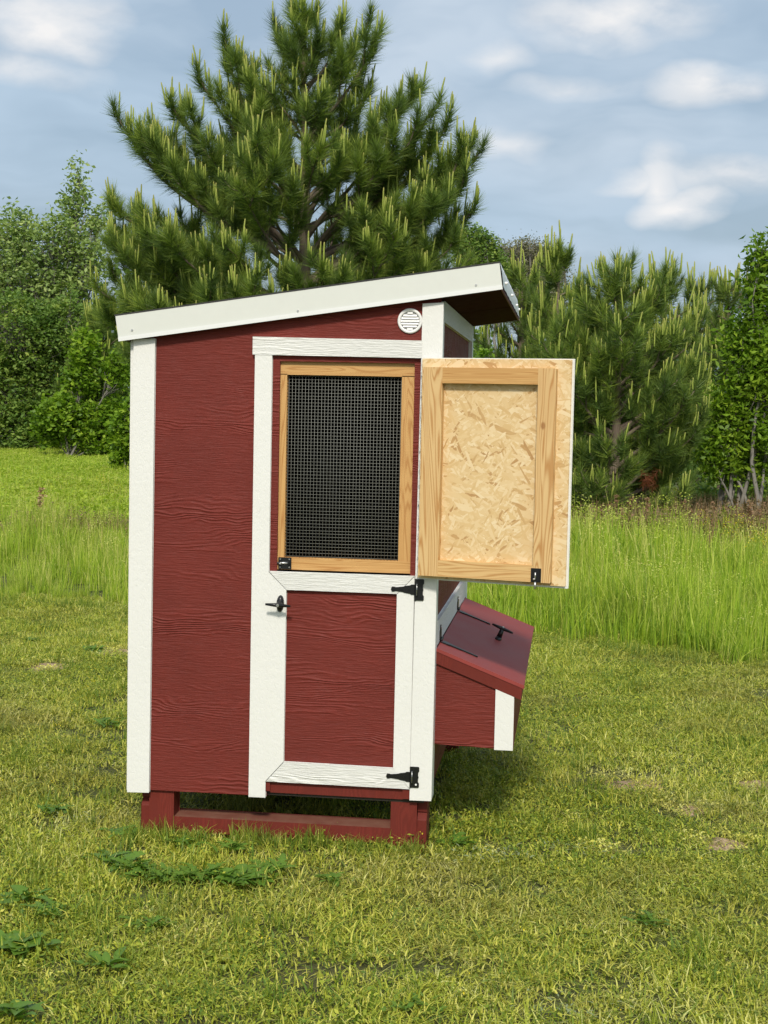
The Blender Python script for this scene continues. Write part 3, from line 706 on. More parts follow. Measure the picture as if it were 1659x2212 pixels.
for (tx, ty, a0, a1, b0, b1) in [(845, 1272, 896.5, 915, 1251, 1297), (834.5, 1675.5, 886, 904.5, 1656, 1701)]:
    tip = pz(tx, ty); j0, top = pz(a0, b0); j1, bot = pz(a1, b1); t_hinge(door, tip, j0, j1, top, bot)

# T handles
def t_handle(parent, base, n, bar_dir, stem=.048, L=.099, plate_dir=None, s=1.0):
    h = empty('handle', base, parent); n = Vector(n).normalized(); bd = Vector(bar_dir).normalized(); pd = n.cross(bd).normalized()
    bm = bmesh.new(); k = 28
    A_ = [bm.verts.new(bd*(.0155*math.cos(t))+pd*(.034*math.sin(t))) for t in [2*math.pi*i/k for i in range(k)]]
    B_ = [bm.verts.new(v.co*.88+n*.007) for v in A_]; C_ = [bm.verts.new(v.co*.55+n*.013) for v in A_]
    for X_, Y_ in ((A_, B_), (B_, C_)):
        for i in range(k): bm.faces.new((X_[i], X_[(i+1) % k], Y_[(i+1) % k], Y_[i]))
    bm.faces.new(C_); bm.faces.new(A_[::-1]); bm_obj('handle_plate', bm, BLACK, h, True)
    bm = bmesh.new(); add_cyl(bm, n*.010, n*(stem-.004), .0125, .0095, 16); bm_obj('handle_stem', bm, BLACK, h, True)
    bm = bmesh.new()
    add_cyl(bm, bd*(-L/2)+n*stem, n*stem, .0042, .0085, 12); add_cyl(bm, n*stem, bd*(L/2)+n*stem, .0085, .0042, 12)
    bm_obj('handle_bar', bm, BLACK, h, True)
    bm = bmesh.new(); add_cyl(bm, n*(stem+.006), n*(stem+.0095), .0062, .0055, 14); bm_obj('key_lock', bm, STEEL, h)
    return h
hx, hz = pz(605.5, 1304)
t_handle(door, (hx, yd, hz), (0, -1, 0), (1, 0, -.045))

# roof
roof = empty('roof', (0, 0, 0), coop)
ang = math.atan(.1462); ca_, sa_ = math.cos(ang), math.sin(ang)
def rp(s, t):      # s along the slope from the low end, t up square to it
    return (-1.263+s*ca_-t*sa_, 1.933+s*sa_+t*ca_)
LEN = 1.5075
def rboard(name, s0, s1, t0, t1, y0, y1, m, bev=.001): return board(name, [rp(s0, t0), rp(s1, t0), rp(s1, t1), rp(s0, t1)], y0, y1, m, roof, bev)
yr0, yr1 = -.026, 1.878
rboard('front_fascia', 0, LEN, .0145, .099, yr0, yr0+.004, METALW, .0008)
rboard('fascia_hem', 0, LEN, 0, .0140, yr0-.003, yr0+.005, METALH, .001)
rboard('back_fascia', 0, LEN, 0, .099, yr1-.004, yr1, METALW, .0008)
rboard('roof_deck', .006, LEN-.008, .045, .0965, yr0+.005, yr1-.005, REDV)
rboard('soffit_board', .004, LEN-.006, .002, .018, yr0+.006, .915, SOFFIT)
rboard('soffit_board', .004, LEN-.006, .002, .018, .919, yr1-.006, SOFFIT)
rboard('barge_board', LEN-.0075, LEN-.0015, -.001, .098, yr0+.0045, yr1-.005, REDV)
rboard('barge_board', .0005, .0035, .003, .098, yr0+.0055, yr1-.005, METALW)
rboard('roofing_sheet', -.004, LEN+.003, .0995, .1035, yr0-.001, yr1+.002, DARKROOF)
# buckled white metal strip along the high eave
bm = bmesh.new(); N_ = 90; prev = None
for i in range(N_+1):
    y = yr0+.012+(yr1-yr0-.02)*i/N_; wv_ = .0022*math.sin(i*.55)+.0016*math.sin(i*1.3+1)
    row = []
    for t, o_ in ((.010, .0035), (.03, .004), (.055, .0045), (.08, .004), (.0992, .003)):
        s = LEN+o_+wv_*(1-abs(t-.05)/.06); a_ = rp(s, t); row.append(bm.verts.new((a_[0], y, a_[1])))
    a_ = rp(LEN-.001, .0992); row.append(bm.verts.new((a_[0], y, a_[1])))
    if prev:
        for k in range(len(row)-1): bm.faces.new((prev[k], row[k], row[k+1], prev[k+1]))
    prev = row
bm_obj('eave_strip', bm, METALW, roof, True)
def eave_screw(y):
    a_ = rp(LEN+.004, .045); screw(roof, (a_[0], y, a_[1]), (1, 0, .15), .0065, .010, PLASTIC, 'roof_screw')
for y in (.25, .85, 1.45, 1.74): eave_screw(y)
for (px, py) in [(285.5, 713), (643.5, 671.5), (1028.5, 615.5)]:
    q = at(px, py, yr0); screw(roof, (q[0], yr0+.0005, q[2]-LIFT), (0, -1, 0), .0052, .004, STEEL, 'roof_screw')

# shutter, swung open on its right-hand hinge
shut = empty('window_shutter', (-.067, -.030, 0), coop)
shut.rotation_euler = (0, 0, -math.atan2(.130, .565)); shut['label'] = 'open window shutter of raw strand board framed in pine'
SW = .578
boxm('strand_board_panel', 0, SW, 0, .011, 1.046, 1.884, OSB, shut, .0008)
board('outer_skin', [(-.004, 1.041), (SW+.006, 1.038), (SW+.006, 1.8865), (-.004, 1.8865)], .0115, .024, WV, shut)
def sb(name, a, b, z0, z1, m, y0=-.030): boxm(name, a, b, y0, -.0004, z0, z1, m, shut, .0015)
sb('stile', .0135, .0885, 1.0585, 1.8500, PINEV); sb('stile', .4625, .5270, 1.0585, 1.8500, PINEV, -.031)
sb('rail', .0890, .4620, 1.7930, 1.8495, PINE2H, -.0295); sb('rail', .0890, .4620, 1.0590, 1.1180, PINEH, -.0295)
sl = empty('barrel_latch', (0, 0, 0), shut)
boxm('latch_plate', .4555, .4925, -.0335, -.0315, 1.0590, 1.1095, BLACK, sl, .0008)
board('latch_housing', rect(.463, .485, 1.063, 1.1055), -.0385, -.034, BLACK, sl, .002)
bm = bmesh.new(); add_cyl(bm, (.473, -.0375, 1.033), (.473, -.0375, 1.060), .0043); bm_obj('latch_bolt', bm, STEEL, sl, True)
bm = bmesh.new(); add_cyl(bm, (.4735, -.0405, 1.072), (.4735, -.0405, 1.096), .0030); add_cyl(bm, (.4735, -.0405, 1.072), (.4675, -.046, 1.0695), .0035); bm_obj('bolt_knob', bm, STEEL, sl, True)
for sx in (.4595, .4885):
    for sz in (1.0635, 1.105): screw(sl, (sx, -.0337, sz), (0, -1, 0), .003, .001, BLACK)
# leaf of the hinge edge, rough with old paint
bm = bmesh.new(); prev = None
for i in range(120):
    z = 1.046+.838*i/119; wv_ = .0045+.0022*math.sin(i*1.7)+.0020*math.sin(i*.63)+rng.normal(0, .0008)
    row = [bm.verts.new((-.001, -.0015, z)), bm.verts.new((-wv_, .003, z)), bm.verts.new((-wv_, .011, z))]
    if prev:
        for k in range(2): bm.faces.new((prev[k], row[k], row[k+1], prev[k+1]))
    prev = row
bm_obj('hinge_edge_strip', bm, WV, shut)

# nest box
nest = empty('nest_box', (0, 0, 0), coop)
def lidz(X): return .7545-.387*X
ny0, ny1 = .100, 1.690
def nside(y0, y1):
    board('side_panel', [(.0005, .372), (.2445, .364), (.2445, lidz(.2445)-.062), (.0005, lidz(0)-.062)], y0, y1, RED, nest)
nside(ny0, ny0+.012); nside(ny1-.012, ny1)
board('corner_trim', [(.240, .362), (.3095, .362), (.3095, lidz(.3095)-.0625), (.240, lidz(.240)-.0625)], ny0-.0125, ny0-.0005, WV, nest)
board('corner_trim', [(.240, .362), (.3095, .362), (.3095, lidz(.3095)-.0625), (.240, lidz(.240)-.0625)], ny1+.0005, ny1+.0125, WV, nest)
sideboard('front_panel', [(ny0+.001, .365), (ny1-.001, .365), (ny1-.001, .57), (ny0+.001, .57)], .299, .3125, RED, nest)
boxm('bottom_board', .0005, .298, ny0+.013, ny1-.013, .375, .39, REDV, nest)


def lidb(name, x0, x1, t0, t1, y0, y1, m): return board(name, [(x0, lidz(x0)+t0), (x1, lidz(x1)+t0), (x1+.12*(t1-t0), lidz(x1)+t1), (x0, lidz(x0)+t1)], y0, y1, m, nest, .0015)
lidb('lid', .0020, .3480, -.011, 0, .086, 1.702, LID)
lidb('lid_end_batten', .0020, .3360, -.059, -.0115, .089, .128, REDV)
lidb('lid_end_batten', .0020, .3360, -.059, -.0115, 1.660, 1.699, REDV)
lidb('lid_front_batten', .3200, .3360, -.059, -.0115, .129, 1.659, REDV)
ld = Vector((1, 0, -.387)).normalized(); lnrm = Vector((.387, 0, 1)).normalized()
for yh in (.263, 1.200):
    h = empty('hinge', (0, 0, 0), nest)
    bm = bmesh.new()       # upright leaf screwed to the wall rail
    prism_pts(bm, [(.0008, yh-.032, .764), (.0008, yh+.032, .764), (.0008, yh+.032, .800), (.0008, yh+.010, .806), (.0008, yh+.010, .822), (.0008, yh-.010, .822), (.0008, yh-.010, .806), (.0008, yh-.032, .800)], (.003, 0, 0))
    bm_obj('jamb_plate', bm, BLACK, h, bevel=.0006)
    bm = bmesh.new()
    for k in range(5): add_cyl(bm, (.0085, yh-.032+k*.013, .7655), (.0085, yh-.032+k*.013+.0125, .7655), .0048, seg=12)
    bm_obj('knuckle', bm, BLACK, h, True)
    bm = bmesh.new(); b0 = Vector((.012, yh, lidz(.012)+.0012)); prism = []
    for t, w_ in ((0, .022), (.02, .022), (.035, .015), (.075, .011), (.085, .008), (.135, .006), (.143, .008), (.152, .004)): prism.append((t, w_))
    up_ = [b0+ld*t+Vector((0, w_, 0)) for t, w_ in prism]; dn_ = [b0+ld*t-Vector((0, w_, 0)) for t, w_ in prism[::-1]]
    prism_pts(bm, [tuple(v) for v in up_+dn_], tuple(lnrm*.005)); bm_obj('strap', bm, BLACK, h, bevel=.0008)
    for t in (.03, .08, .14): screw(h, b0+ld*t+lnrm*.003, lnrm, .0045, .002, BLACK, 'screw_head')
    screw(h, (.004, yh, .812), (1, 0, 0), .0045, .004, STEEL, 'screw_head')
t_handle(nest, (.207, .90, lidz(.207)+.0005), lnrm, (ld[0], -.10, ld[2]), .052, .100)
#PART3
# ------------------------------------------------------------------ vegetation
def unit(v): return v/(np.linalg.norm(v, axis=-1, keepdims=True)+1e-9)
def needles(tufts, per, length, width, r, spread=(14, 72)):
    """tufts: (pos, dir, scale) -> thin triangles all round each shoot"""
    P = np.repeat(np.array([t[0] for t in tufts]), per, 0); D = np.repeat(unit(np.array([t[1] for t in tufts])), per, 0)
    Sx = np.repeat(np.array([t[2] for t in tufts]), per); n = len(P)
    s = r.uniform(0, 1, n)
    u = unit(np.cross(D, r.normal(0, 1, (n, 3))))
    a = np.radians(spread[0]+(spread[1]-spread[0])*s**.8+r.normal(0, 7, n))
    d = D*np.cos(a)[:, None]+u*np.sin(a)[:, None]; d[:, 2] += .10; d = unit(d)
    b = P - D*(s*.20*Sx)[:, None]
    L = (length*Sx*r.uniform(.75, 1.1, n))[:, None]
    sd = unit(np.cross(d, r.normal(0, 1, (n, 3))))*width*.5
    tip = b+d*L; tip[:, 2] -= L[:, 0]*.10*s
    V = np.stack([b-sd, b+sd, tip], 1).reshape(-1, 3)
    tt = np.repeat(np.clip(r.normal(.45, .22, len(tufts)), 0, 1), per)+r.normal(0, .12, n)
    T = np.stack([tt-.30, tt-.30, tt+.22], 1).ravel()
    return V, np.arange(3*n).reshape(-1, 3), np.clip(T, 0, 1)
_cm = {}
def candle_mesh(k):
    if k in _cm: return _cm[k]
    bend = [(.0, .0), (.05, .02), (-.04, .05), (.02, -.06)][k]
    pts = [(bend[0]*t*t, bend[1]*t*t, t) for t in (0, .15, .5, .85, .97, 1.0)]; rad = [.034, .048, .046, .038, .028, .004]
    V, F = tubes([(pts, rad)], 6); T = np.repeat([.1, .3, .5, .6, .85, 1.0], 6)
    _cm[k] = npmesh('candle', V, F, CANDLE, T, smooth=True); return _cm[k]
def pine(name, px, Y, profile, label, seed, dens=1.0, nl=.20, nw=.0085, per=70, cl=.24, z0=.7, candle_max=0, group=None, limbs=None, trunk_bend=0.0, twig=1.0, lean=0.0, cprob=.5):
    r = np.random.default_rng(seed)
    dist = Y-CP[1]; sc = dist/3200.0*1.0
    zt = [at(px, p, Y)[2] for p, _, _ in profile]
    Lr = [a*sc for _, a, _ in profile]; Rr = [b*sc for _, _, b in profile]
    top = at(px, profile[0][0], Y); H = zt[0]; bx = top[0]-lean
    o = np.argsort(zt); zt = np.array(zt)[o]; Lr = np.array(Lr)[o]; Rr = np.array(Rr)[o]
    def env(z, phi):
        l, rr = np.interp(z, zt, Lr), np.interp(z, zt, Rr); c = math.cos(phi)
        side = rr if c > 0 else l; dep = .5*(l+rr)
        return side*abs(c)+dep*(1-abs(c))
    hs = np.linspace(0, H-.05, 14)
    tr = np.stack([bx+lean*hs/H+trunk_bend*np.sin(hs/H*3.1), Y+trunk_bend*.6*np.sin(hs/H*4.3+1), hs-.05], -1)
    R0 = .018*H+.02
    paths = [(tr, R0*(1-hs/H)**.85+.012)]
    tufts, cands = [], []
    def tpos(z): return np.array([np.interp(z, tr[:, 2], tr[:, 0]), np.interp(z, tr[:, 2], tr[:, 1]), z])
    def shoots(path, step, f0=0.0):
        seg = np.linalg.norm(np.diff(path, axis=0), axis=1); c = np.concatenate([[0], np.cumsum(seg)]); L = c[-1]
        s = L
        while s > f0*L:
            p = np.array([np.interp(s, c, path[:, i]) for i in range(3)]); q = np.array([np.interp(min(L, s)-.05, c, path[:, i]) for i in range(3)])
            d = unit(p-q); tufts.append((p, d, r.uniform(.65, 1.15))); s -= step
    def tip(p, d, big=1.0):
        up = unit(d*.55+np.array([0, 0, 1.0])); tufts.append((p, up, 1.05))
        if r.uniform() < cprob:
            k = r.integers(1, 5)
            for j in range(k):
                e = unit(up+np.append(r.normal(0, .13, 2), .9)); off = r.normal(0, .035, 3)
                cands.append((p+off, e, cl*big*(1.25 if j == 0 else r.uniform(.5, 1.0))))
    def twigs(path, L, depth=0):
        n = max(2, int(L/.24*dens*twig)); 
        t = np.linspace(.28 if depth == 0 else .4, .96, n)+r.uniform(-.03, .03, n)
        cc = np.linspace(0, 1, len(path)); sgn = 1
        for ti in t:
            p = np.array([np.interp(ti, cc, path[:, i]) for i in range(3)]); q = np.array([np.interp(ti-.05, cc, path[:, i]) for i in range(3)])
            d = unit(p-q); sgn = -sgn
            sv = unit(np.cross(d, [0, 0, 1.0]))*sgn
            tl = (.22+.34*L*(1-ti)+.10*r.uniform())*min(1.25, .5+L*.35)*(1 if depth == 0 else .6)
            tl = min(tl, .95)
            dd = unit(d*.75+sv*r.uniform(.45, .9)+np.array([0, 0, r.uniform(-.15, .55)]))
            m1 = p+dd*tl*.55; e1 = m1+unit(dd+np.array([0, 0, .75]))*tl*.45
            path2 = np.array([p, m1, e1]); paths.append((path2, [.012*(.5+.4*L), .009, .006]))
            shoots(path2, .19, .35); tip(e1, unit(e1-m1), .85)
            if depth == 0 and tl > .5: twigs(path2, tl, 1)
    def limb(zs, end, up=.5):
        p0 = tpos(zs); L = np.linalg.norm(end-p0); hd = end-p0; hd[2] = 0
        mid = p0+(end-p0)*.5; mid[2] -= L*.10*up; m2 = p0+(end-p0)*.82; m2[2] -= L*.075*up
        j = r.normal(0, .03*L, (3, 3)); j[2] = 0
        P = np.array([p0, p0+(end-p0)*.22+j[0]*.4, mid+j[0], m2+j[1]*.6, end]); 
        tt = np.linspace(0, 1, 10); P = np.stack([np.interp(tt, [0, .22, .5, .82, 1], P[:, i]) for i in range(3)], -1)
        P[1:-1] = (P[:-2]+P[1:-1]*2+P[2:])/4
        paths.append((P, (.012+.011*L)*(1-tt)**.9+.007))
        shoots(P, .17, .62 if L > 1 else .3); tip(P[-1], unit(P[-1]-P[-2]), 1.1); twigs(P, L)
    for (lx, ly, dy, zf) in (limbs or []):
        e = at(lx, ly, Y+dy); limb(max(z0, e[2]-zf), e, .8)
    z = z0
    while z < H-.15:
        wl = r.integers(4, 7) if z < H*.8 else r.integers(3, 5); ph = r.uniform(0, 6.28)
        for k in range(wl):
            phi = ph+2*math.pi*k/wl+r.normal(0, .2)
            el = r.uniform(.45, .95); zz = z+r.normal(0, .06)
            # walk out until the envelope is met
            R = .15
            for _ in range(60):
                if R > env(zz+R*el, phi)*r.uniform(.74, 1.03) or zz+R*el > H: break
                R += .07
            e = tpos(zz)+np.array([math.cos(phi)*R, math.sin(phi)*R*.9, R*el]); limb(zz, e)
        z += r.uniform(.30, .46)/dens**.5*(1.0 if z < H*.75 else .75)
    tip(tpos(H-.05), np.array([0, 0, 1.0]), 1.3); shoots(tr[-3:], .12, .0)
    root = empty(name, (bx, Y, 0)); tagp(root, label, 'pine tree', group)
    off = np.array([bx, Y, 0])
    V, F = tubes(paths, 6); link('trunk', npmesh('trunk', V-off, F, BARK, smooth=True), root)
    V, F, T = needles(tufts, per, nl, nw, r)
    link('crown', npmesh('crown', V-off, F, NEEDLE, T), root)
    # the candles that face the viewer show largest
    cands.sort(key=lambda c: c[0][1]-c[0][2]*.35-c[2]*4)
    rest = []
    for i, (p, d, L) in enumerate(cands):
        me = candle_mesh(i % 4)
        q = Vector(d).to_track_quat('Z', 'Y'); w_ = L*(.24/cl)
        if i < candle_max:
            c = link('candle', me, root); c.location = Vector(p-off); c.rotation_mode = 'QUATERNION'; c.rotation_quaternion = q
            c.scale = (cl*1.0, cl*1.0, L)
        else: rest.append((p, q, L))
    if rest:
        base = np.zeros(len(candle_mesh(0).vertices)*3, np.float32); candle_mesh(0).vertices.foreach_get('co', base); base = base.reshape(-1, 3)
        fl = np.zeros(len(candle_mesh(0).polygons)*4, np.int32); candle_mesh(0).loops.foreach_get('vertex_index', fl); fl = fl.reshape(-1, 4)
        ti = np.repeat([.1, .3, .5, .6, .85, 1.0], 6); Vs, Fs = [], []
        for i, (p, q, L) in enumerate(rest):
            Rm = np.array(q.to_matrix()); Vs.append((base*np.array([cl, cl, L]))@Rm.T+p-off); Fs.append(fl+i*len(base))
        c = link('candles', npmesh('candles', np.concatenate(Vs), np.concatenate(Fs), CANDLE, np.tile(ti, len(rest)), smooth=True), root); c['kind'] = 'stuff'
    return root, len(tufts), len(cands)

G = 'pines at the edge of the field'
main_prof = [(22, 0, 0), (50, 28, 25), (90, 48, 80), (150, 62, 125), (190, 75, 135), (250, 110, 150), (310, 190, 200), (370, 300, 285), (430, 355, 325), (520, 395, 335), (620, 425, 350), (720, 420, 335), (850, 400, 300), (1000, 300, 260), (1100, 200, 200)]
# limbs read off the silhouette: (px, py, depth offset, rise)
main_limbs = [(486, 92, -.3, 3.4), (520, 135, .2, 2.6), (370, 235, -.6, 2.6), (258, 262, .1, 2.7), (300, 300, -.7, 2.2), (338, 275, .5, 2.4), (243, 435, .2, 2.0), (228, 520, -.5, 1.8), (545, 160, .4, 2.0),
              (430, 175, -.2, 2.4), (250, 520, .6, 1.6), (262, 560, -.6, 1.5), (230, 640, -.5, 1.1), (255, 700, .2, 1.0), (270, 760, -.3, .9), (300, 480, -.9, 1.6), (960, 430, -.8, 1.6), (990, 580, -.3, 1.2), (1000, 400, -.2, 1.7), (790, 65, .2, 1.6), (812, 75, -.5, 1.8), (735, 50, -.1, 1.2), (610, 70, .2, 1.2), (905, 192, .1, 2.2), (860, 230, -.5, 2.2), (965, 272, .2, 2.3), (1020, 305, -.2, 2.4), (1025, 345, .3, 1.9), (1008, 470, .2, 1.7), (990, 520, -.4, 1.5), (935, 240, -.6, 2.0), (245, 600, -.3, 1.3), (215, 680, .3, 1.2)]
st = []
st.append(pine('pine_tree', 655, 20.0, main_prof, 'tallest pine, broad and open, rising behind the chicken coop', 11, dens=.62, nl=.30, nw=.0090, per=84, cl=.33, z0=.8, cprob=.62, candle_max=290, group=G, limbs=main_limbs, trunk_bend=.10)[1:])
st.append(pine('pine_tree', 1335, 15.5, [(575, 0, 0), (620, 55, 45), (680, 105, 115), (770, 165, 175), (860, 190, 195), (960, 215, 200), (1040, 215, 200), (1100, 190, 180), (1150, 150, 140)],
     'full bushy pine beside the open shutter, a dead rusty twig low down', 23, dens=1.25, nl=.22, nw=.0085, per=62, cl=.24, z0=.12, candle_max=260, twig=1.2, group=G, trunk_bend=.05,
     limbs=[(1220, 700, -.3, .9), (1180, 800, -.2, .9), (1500, 790, -.3, 1.0), (1520, 900, -.1, .9), (1430, 610, .1, .9), (1260, 640, .1, .8)])[1:])
st.append(pine('pine_tree', 1208, 18.5, [(540, 0, 0), (560, 18, 18), (600, 35, 45), (660, 55, 60), (760, 60, 70), (900, 90, 90), (1100, 80, 80)], 'slender pine with a bare stretch of trunk and long top shoots, right of the roof', 31, dens=.62, nl=.20, per=80, cl=.34, z0=.8, group=G)[1:])
st.append(pine('pine_tree', 1130, 20.5, [(575, 0, 0), (600, 30, 30), (680, 75, 75), (780, 110, 110), (900, 130, 130), (1100, 130, 130)], 'dense pine seen just past the end of the roof overhang', 37, dens=.95, nl=.19, per=64, cl=.30, z0=.6, candle_max=60, group=G)[1:])
st.append(pine('pine_tree', 1440, 20.5, [(585, 0, 0), (630, 35, 35), (720, 75, 75), (850, 105, 105), (1000, 120, 120), (1120, 100, 100)], 'dark pine half hidden behind the bushy one', 41, dens=.85, nl=.2, per=60, cl=.34, z0=.6, candle_max=40, group=G)[1:])
st.append(pine('pine_tree', 1575, 22.5, [(608, 0, 0), (640, 35, 35), (720, 70, 70), (850, 95, 95), (1000, 110, 110), (1120, 100, 100)], 'dark pine between the bushy pine and the leafy tree at the right edge', 43, dens=.85, nl=.2, per=60, cl=.32, z0=.6, candle_max=40, group=G)[1:])
st.append(pine('pine_tree', 222, 38.5, [(640, 0, 0), (700, 40, 50), (780, 75, 80), (860, 90, 90), (940, 85, 80), (985, 40, 40)], 'low dark pine left of the coop among bright green leaves', 47, dens=.62, nl=.28, nw=.014, per=60, cl=.42, z0=.6, candle_max=40, group=G)[1:])
st.append(pine('pine_tree', 1270, 25.0, [(640, 0, 0), (700, 60, 60), (900, 120, 120), (1100, 120, 120)], 'far pine filling the gap behind the bushy pine', 53, dens=.6, nl=.24, nw=.012, per=60, cl=.3, z0=.6, group=G)[1:])
st.append(pine('pine_tree', 1515, 24.0, [(600, 0, 0), (640, 30, 30), (720, 60, 60), (900, 100, 100), (1120, 110, 110)], 'dark pine in the second row, right of the bushy pine', 59, dens=.8, nl=.22, per=60, cl=.34, z0=.6, group=G)[1:])
# the dead rusty twig of the bushy pine
rp_ = np.random.default_rng(5); c0 = at(1407, 1045, 14.3)
V, F, T = needles([(c0+rp_.normal(0, .05, 3), unit(rp_.normal(0, 1, 3)+np.array([0, 0, -.6])), 1.0) for _ in range(9)], 40, .11, .006, rp_)
bushy = [o for o in bpy.data.objects if o.name == 'pine_tree.001'][0]
link('dead_twig', npmesh('dead_twig', V-np.array(bushy.location), F, RUST, T), bushy)['label'] = 'rusty dead pine twig'

def leaves(C, per, spread, size, r, droop=0.0, aspect=.5):
    n = len(C)*per; P = np.repeat(C, per, 0)
    ax = np.repeat(unit(r.normal(0, 1, (len(C), 3))*np.array([1, 1, .6])), per, 0)
    P = P+ax*(r.uniform(-1, 1, n)*spread)[:, None]+r.normal(0, spread*.33, (n, 3))
    u = unit(r.normal(0, 1, (n, 3))*np.array([1, 1, .5])-np.array([0, 0, droop])); v = unit(np.cross(u, r.normal(0, 1, (n, 3))+np.array([0, 0, .9])))
    w = np.cross(u, v)
    s = (size*r.uniform(.6, 1.25, n))[:, None]; k = w*s*.12
    V = np.stack([P-u*s*.5, P+v*s*aspect*.5+k, P+u*s*.5, P-v*s*aspect*.5+k], 1).reshape(-1, 3)
    t = np.repeat(np.clip(r.normal(.45, .17, len(C)), 0, 1), per)+r.normal(0, .12, n)
    return V, np.arange(4*n).reshape(-1, 4), np.repeat(np.clip(t, 0, 1), 4)
def leafy(name, label, cat, px, Y, blobs, nclu, per, spread, size, lm, bm_, seed, group=None, trunks=1, tr=.09, twig_r=.012, depth=.8, basepx=None, surf=.5, droop=.2, aspect=.5, twigp=1.0):
    r = np.random.default_rng(seed); dist = Y-CP[1]; sc = dist/3200.0
    b0 = at(px, 1000, Y); off = np.array([b0[0], Y, 0.0])
    wts = np.array([b[2]*b[3] for b in blobs], float); wts /= wts.sum()
    C, paths = [], []
    for bi, (bx, by, rx, ry) in enumerate(blobs):
        c = at(bx, by, Y+r.normal(0, .25)*rx*sc); c[2] = max(c[2], .3)
        m = max(3, int(nclu*wts[bi])); d = unit(r.normal(0, 1, (m, 3))); rad = r.uniform(surf**3, 1, m)**(1/3.)
        lump = 1+.22*np.sin(d[:, 0]*5+bi)*np.sin(d[:, 2]*6+bi*2)
        Q = c+d*(rad*lump)[:, None]*np.array([rx*sc, rx*sc*depth, ry*sc]); Q = Q[Q[:, 2] > .05]
        C.append(Q)
        k = bi % trunks; s0 = off+np.array([(k-(trunks-1)/2)*.22+r.normal(0, .05), r.normal(0, .12), 0])
        mid = s0*.55+c*.45+np.append(r.normal(0, .25, 2), 0)*(c[2]*.15); mid[2] = c[2]*.5
        tt = np.linspace(0, 1, 7)[:, None]; P = s0*(1-tt)**2+mid*2*tt*(1-tt)+c*tt**2; P[1:-1] += r.normal(0, .012*c[2], (5, 3))
        paths.append((P, tr*(1-tt[:, 0]*.85)*(.6+.5*r.uniform())))
        for j in r.permutation(len(Q))[:int(len(Q)*.5*twigp)]:
            a = P[r.integers(3, 7)]*.6+c*.4; q = Q[j]; mm = (a+q)/2+r.normal(0, .08, 3)*np.linalg.norm(q-a)
            paths.append((np.array([a, mm, q]), [twig_r*1.6, twig_r, twig_r*.4]))
    C = np.concatenate(C)
    root = empty(name, tuple(off)); tagp(root, label, cat, group)
    V, F = tubes(paths, 5); link('trunk', npmesh('trunk', V-off, F, bm_, smooth=True), root)
    V, F, T = leaves(C, per, spread, size, r, droop, aspect); link('crown', npmesh('crown', V-off, F, lm, T), root)
    return root
leafy('broadleaf_tree', 'tall airy broadleaf tree with a thin spire of twigs, top of the left treeline', 'tree', 120, 45.0,
      [(168, 385, 16, 38), (165, 440, 34, 35), (210, 470, 30, 35), (120, 520, 80, 55), (35, 500, 55, 55), (190, 560, 60, 55), (70, 600, 90, 60), (150, 640, 90, 50), (10, 590, 60, 80), (-60, 540, 60, 80)], 1000, 14, .38, .19, LEAFP, BARKG, 61, tr=.10, twig_r=.016, surf=.2)
leafy('broadleaf_tree', 'dark dense bush-like tree at the left edge of the field', 'tree', 50, 42.0,
      [(40, 720, 110, 90), (140, 720, 80, 80), (20, 860, 100, 100), (110, 850, 70, 80), (70, 930, 100, 55), (180, 900, 70, 60), (-70, 800, 80, 150), (190, 800, 50, 80), (235, 900, 60, 80)], 3200, 18, .30, .16, LEAFD, BARKG, 62, tr=.12)
leafy('broadleaf_tree', 'bright green young tree low in front of the dark trees on the left', 'tree', 150, 37.0,
      [(225, 955, 50, 22), (250, 900, 30, 40), (255, 800, 25, 40), (130, 890, 50, 35), (175, 935, 60, 28), (110, 925, 40, 30), (215, 905, 40, 30), (185, 760, 25, 45), (175, 820, 30, 30)], 760, 18, .26, .17, LEAFB, BARKG, 63, tr=.05)
leafy('shrub', 'bright leafy shrub reaching out from behind the left corner of the coop', 'shrub', 275, 29.0,
      [(262, 930, 26, 35), (275, 970, 28, 32), (262, 995, 18, 22), (280, 890, 18, 28), (300, 940, 30, 60)], 300, 16, .17, .12, LEAFB, BARKG, 64, tr=.03, aspect=.8)
leafy('broadleaf_tree', 'leafy bright green tree with pale stems at the right edge', 'tree', 1610, 16.5,
      [(1648, 540, 18, 36), (1640, 600, 34, 45), (1655, 680, 50, 55), (1600, 740, 40, 55), (1640, 800, 65, 60), (1590, 880, 60, 60), (1660, 930, 70, 70), (1560, 960, 48, 45), (1610, 1000, 60, 42), (1680, 780, 60, 90), (1535, 1000, 30, 30)], 1000, 15, .20, .12, LEAFB, BARKG, 65, trunks=4, tr=.045, twig_r=.008, surf=.25, droop=.5, aspect=.38)
leafy('bare_oak', 'greyish oak just coming into bud, above the roof overhang', 'tree', 1150, 52.0,
      [(1150, 560, 55, 42), (1110, 560, 45, 30), (1190, 570, 40, 40), (1080, 545, 25, 22), (1150, 640, 80, 60)], 1500, 11, .38, .10, LEAFG, BARKG, 66, tr=.22, twig_r=.035, surf=.4, twigp=2)
leafy('broadleaf_tree', 'dark green rounded tree just behind the high corner of the roof', 'tree', 1045, 44.0,
      [(1045, 545, 32, 42), (1010, 530, 30, 45), (1070, 600, 40, 50)], 700, 18, .28, .12, LEAFD, BARKG, 67, tr=.15)
leafy('sapling', 'small sapling with fresh leaves between the coop wall and the shutter', 'sapling', 1045, 11.0,
      [(1040, 768, 10, 14), (1054, 762, 8, 10), (1030, 790, 14, 16)], 30, 9, .06, .055, LEAFB, BARKG, 68, tr=.012, twig_r=.004, aspect=.6)
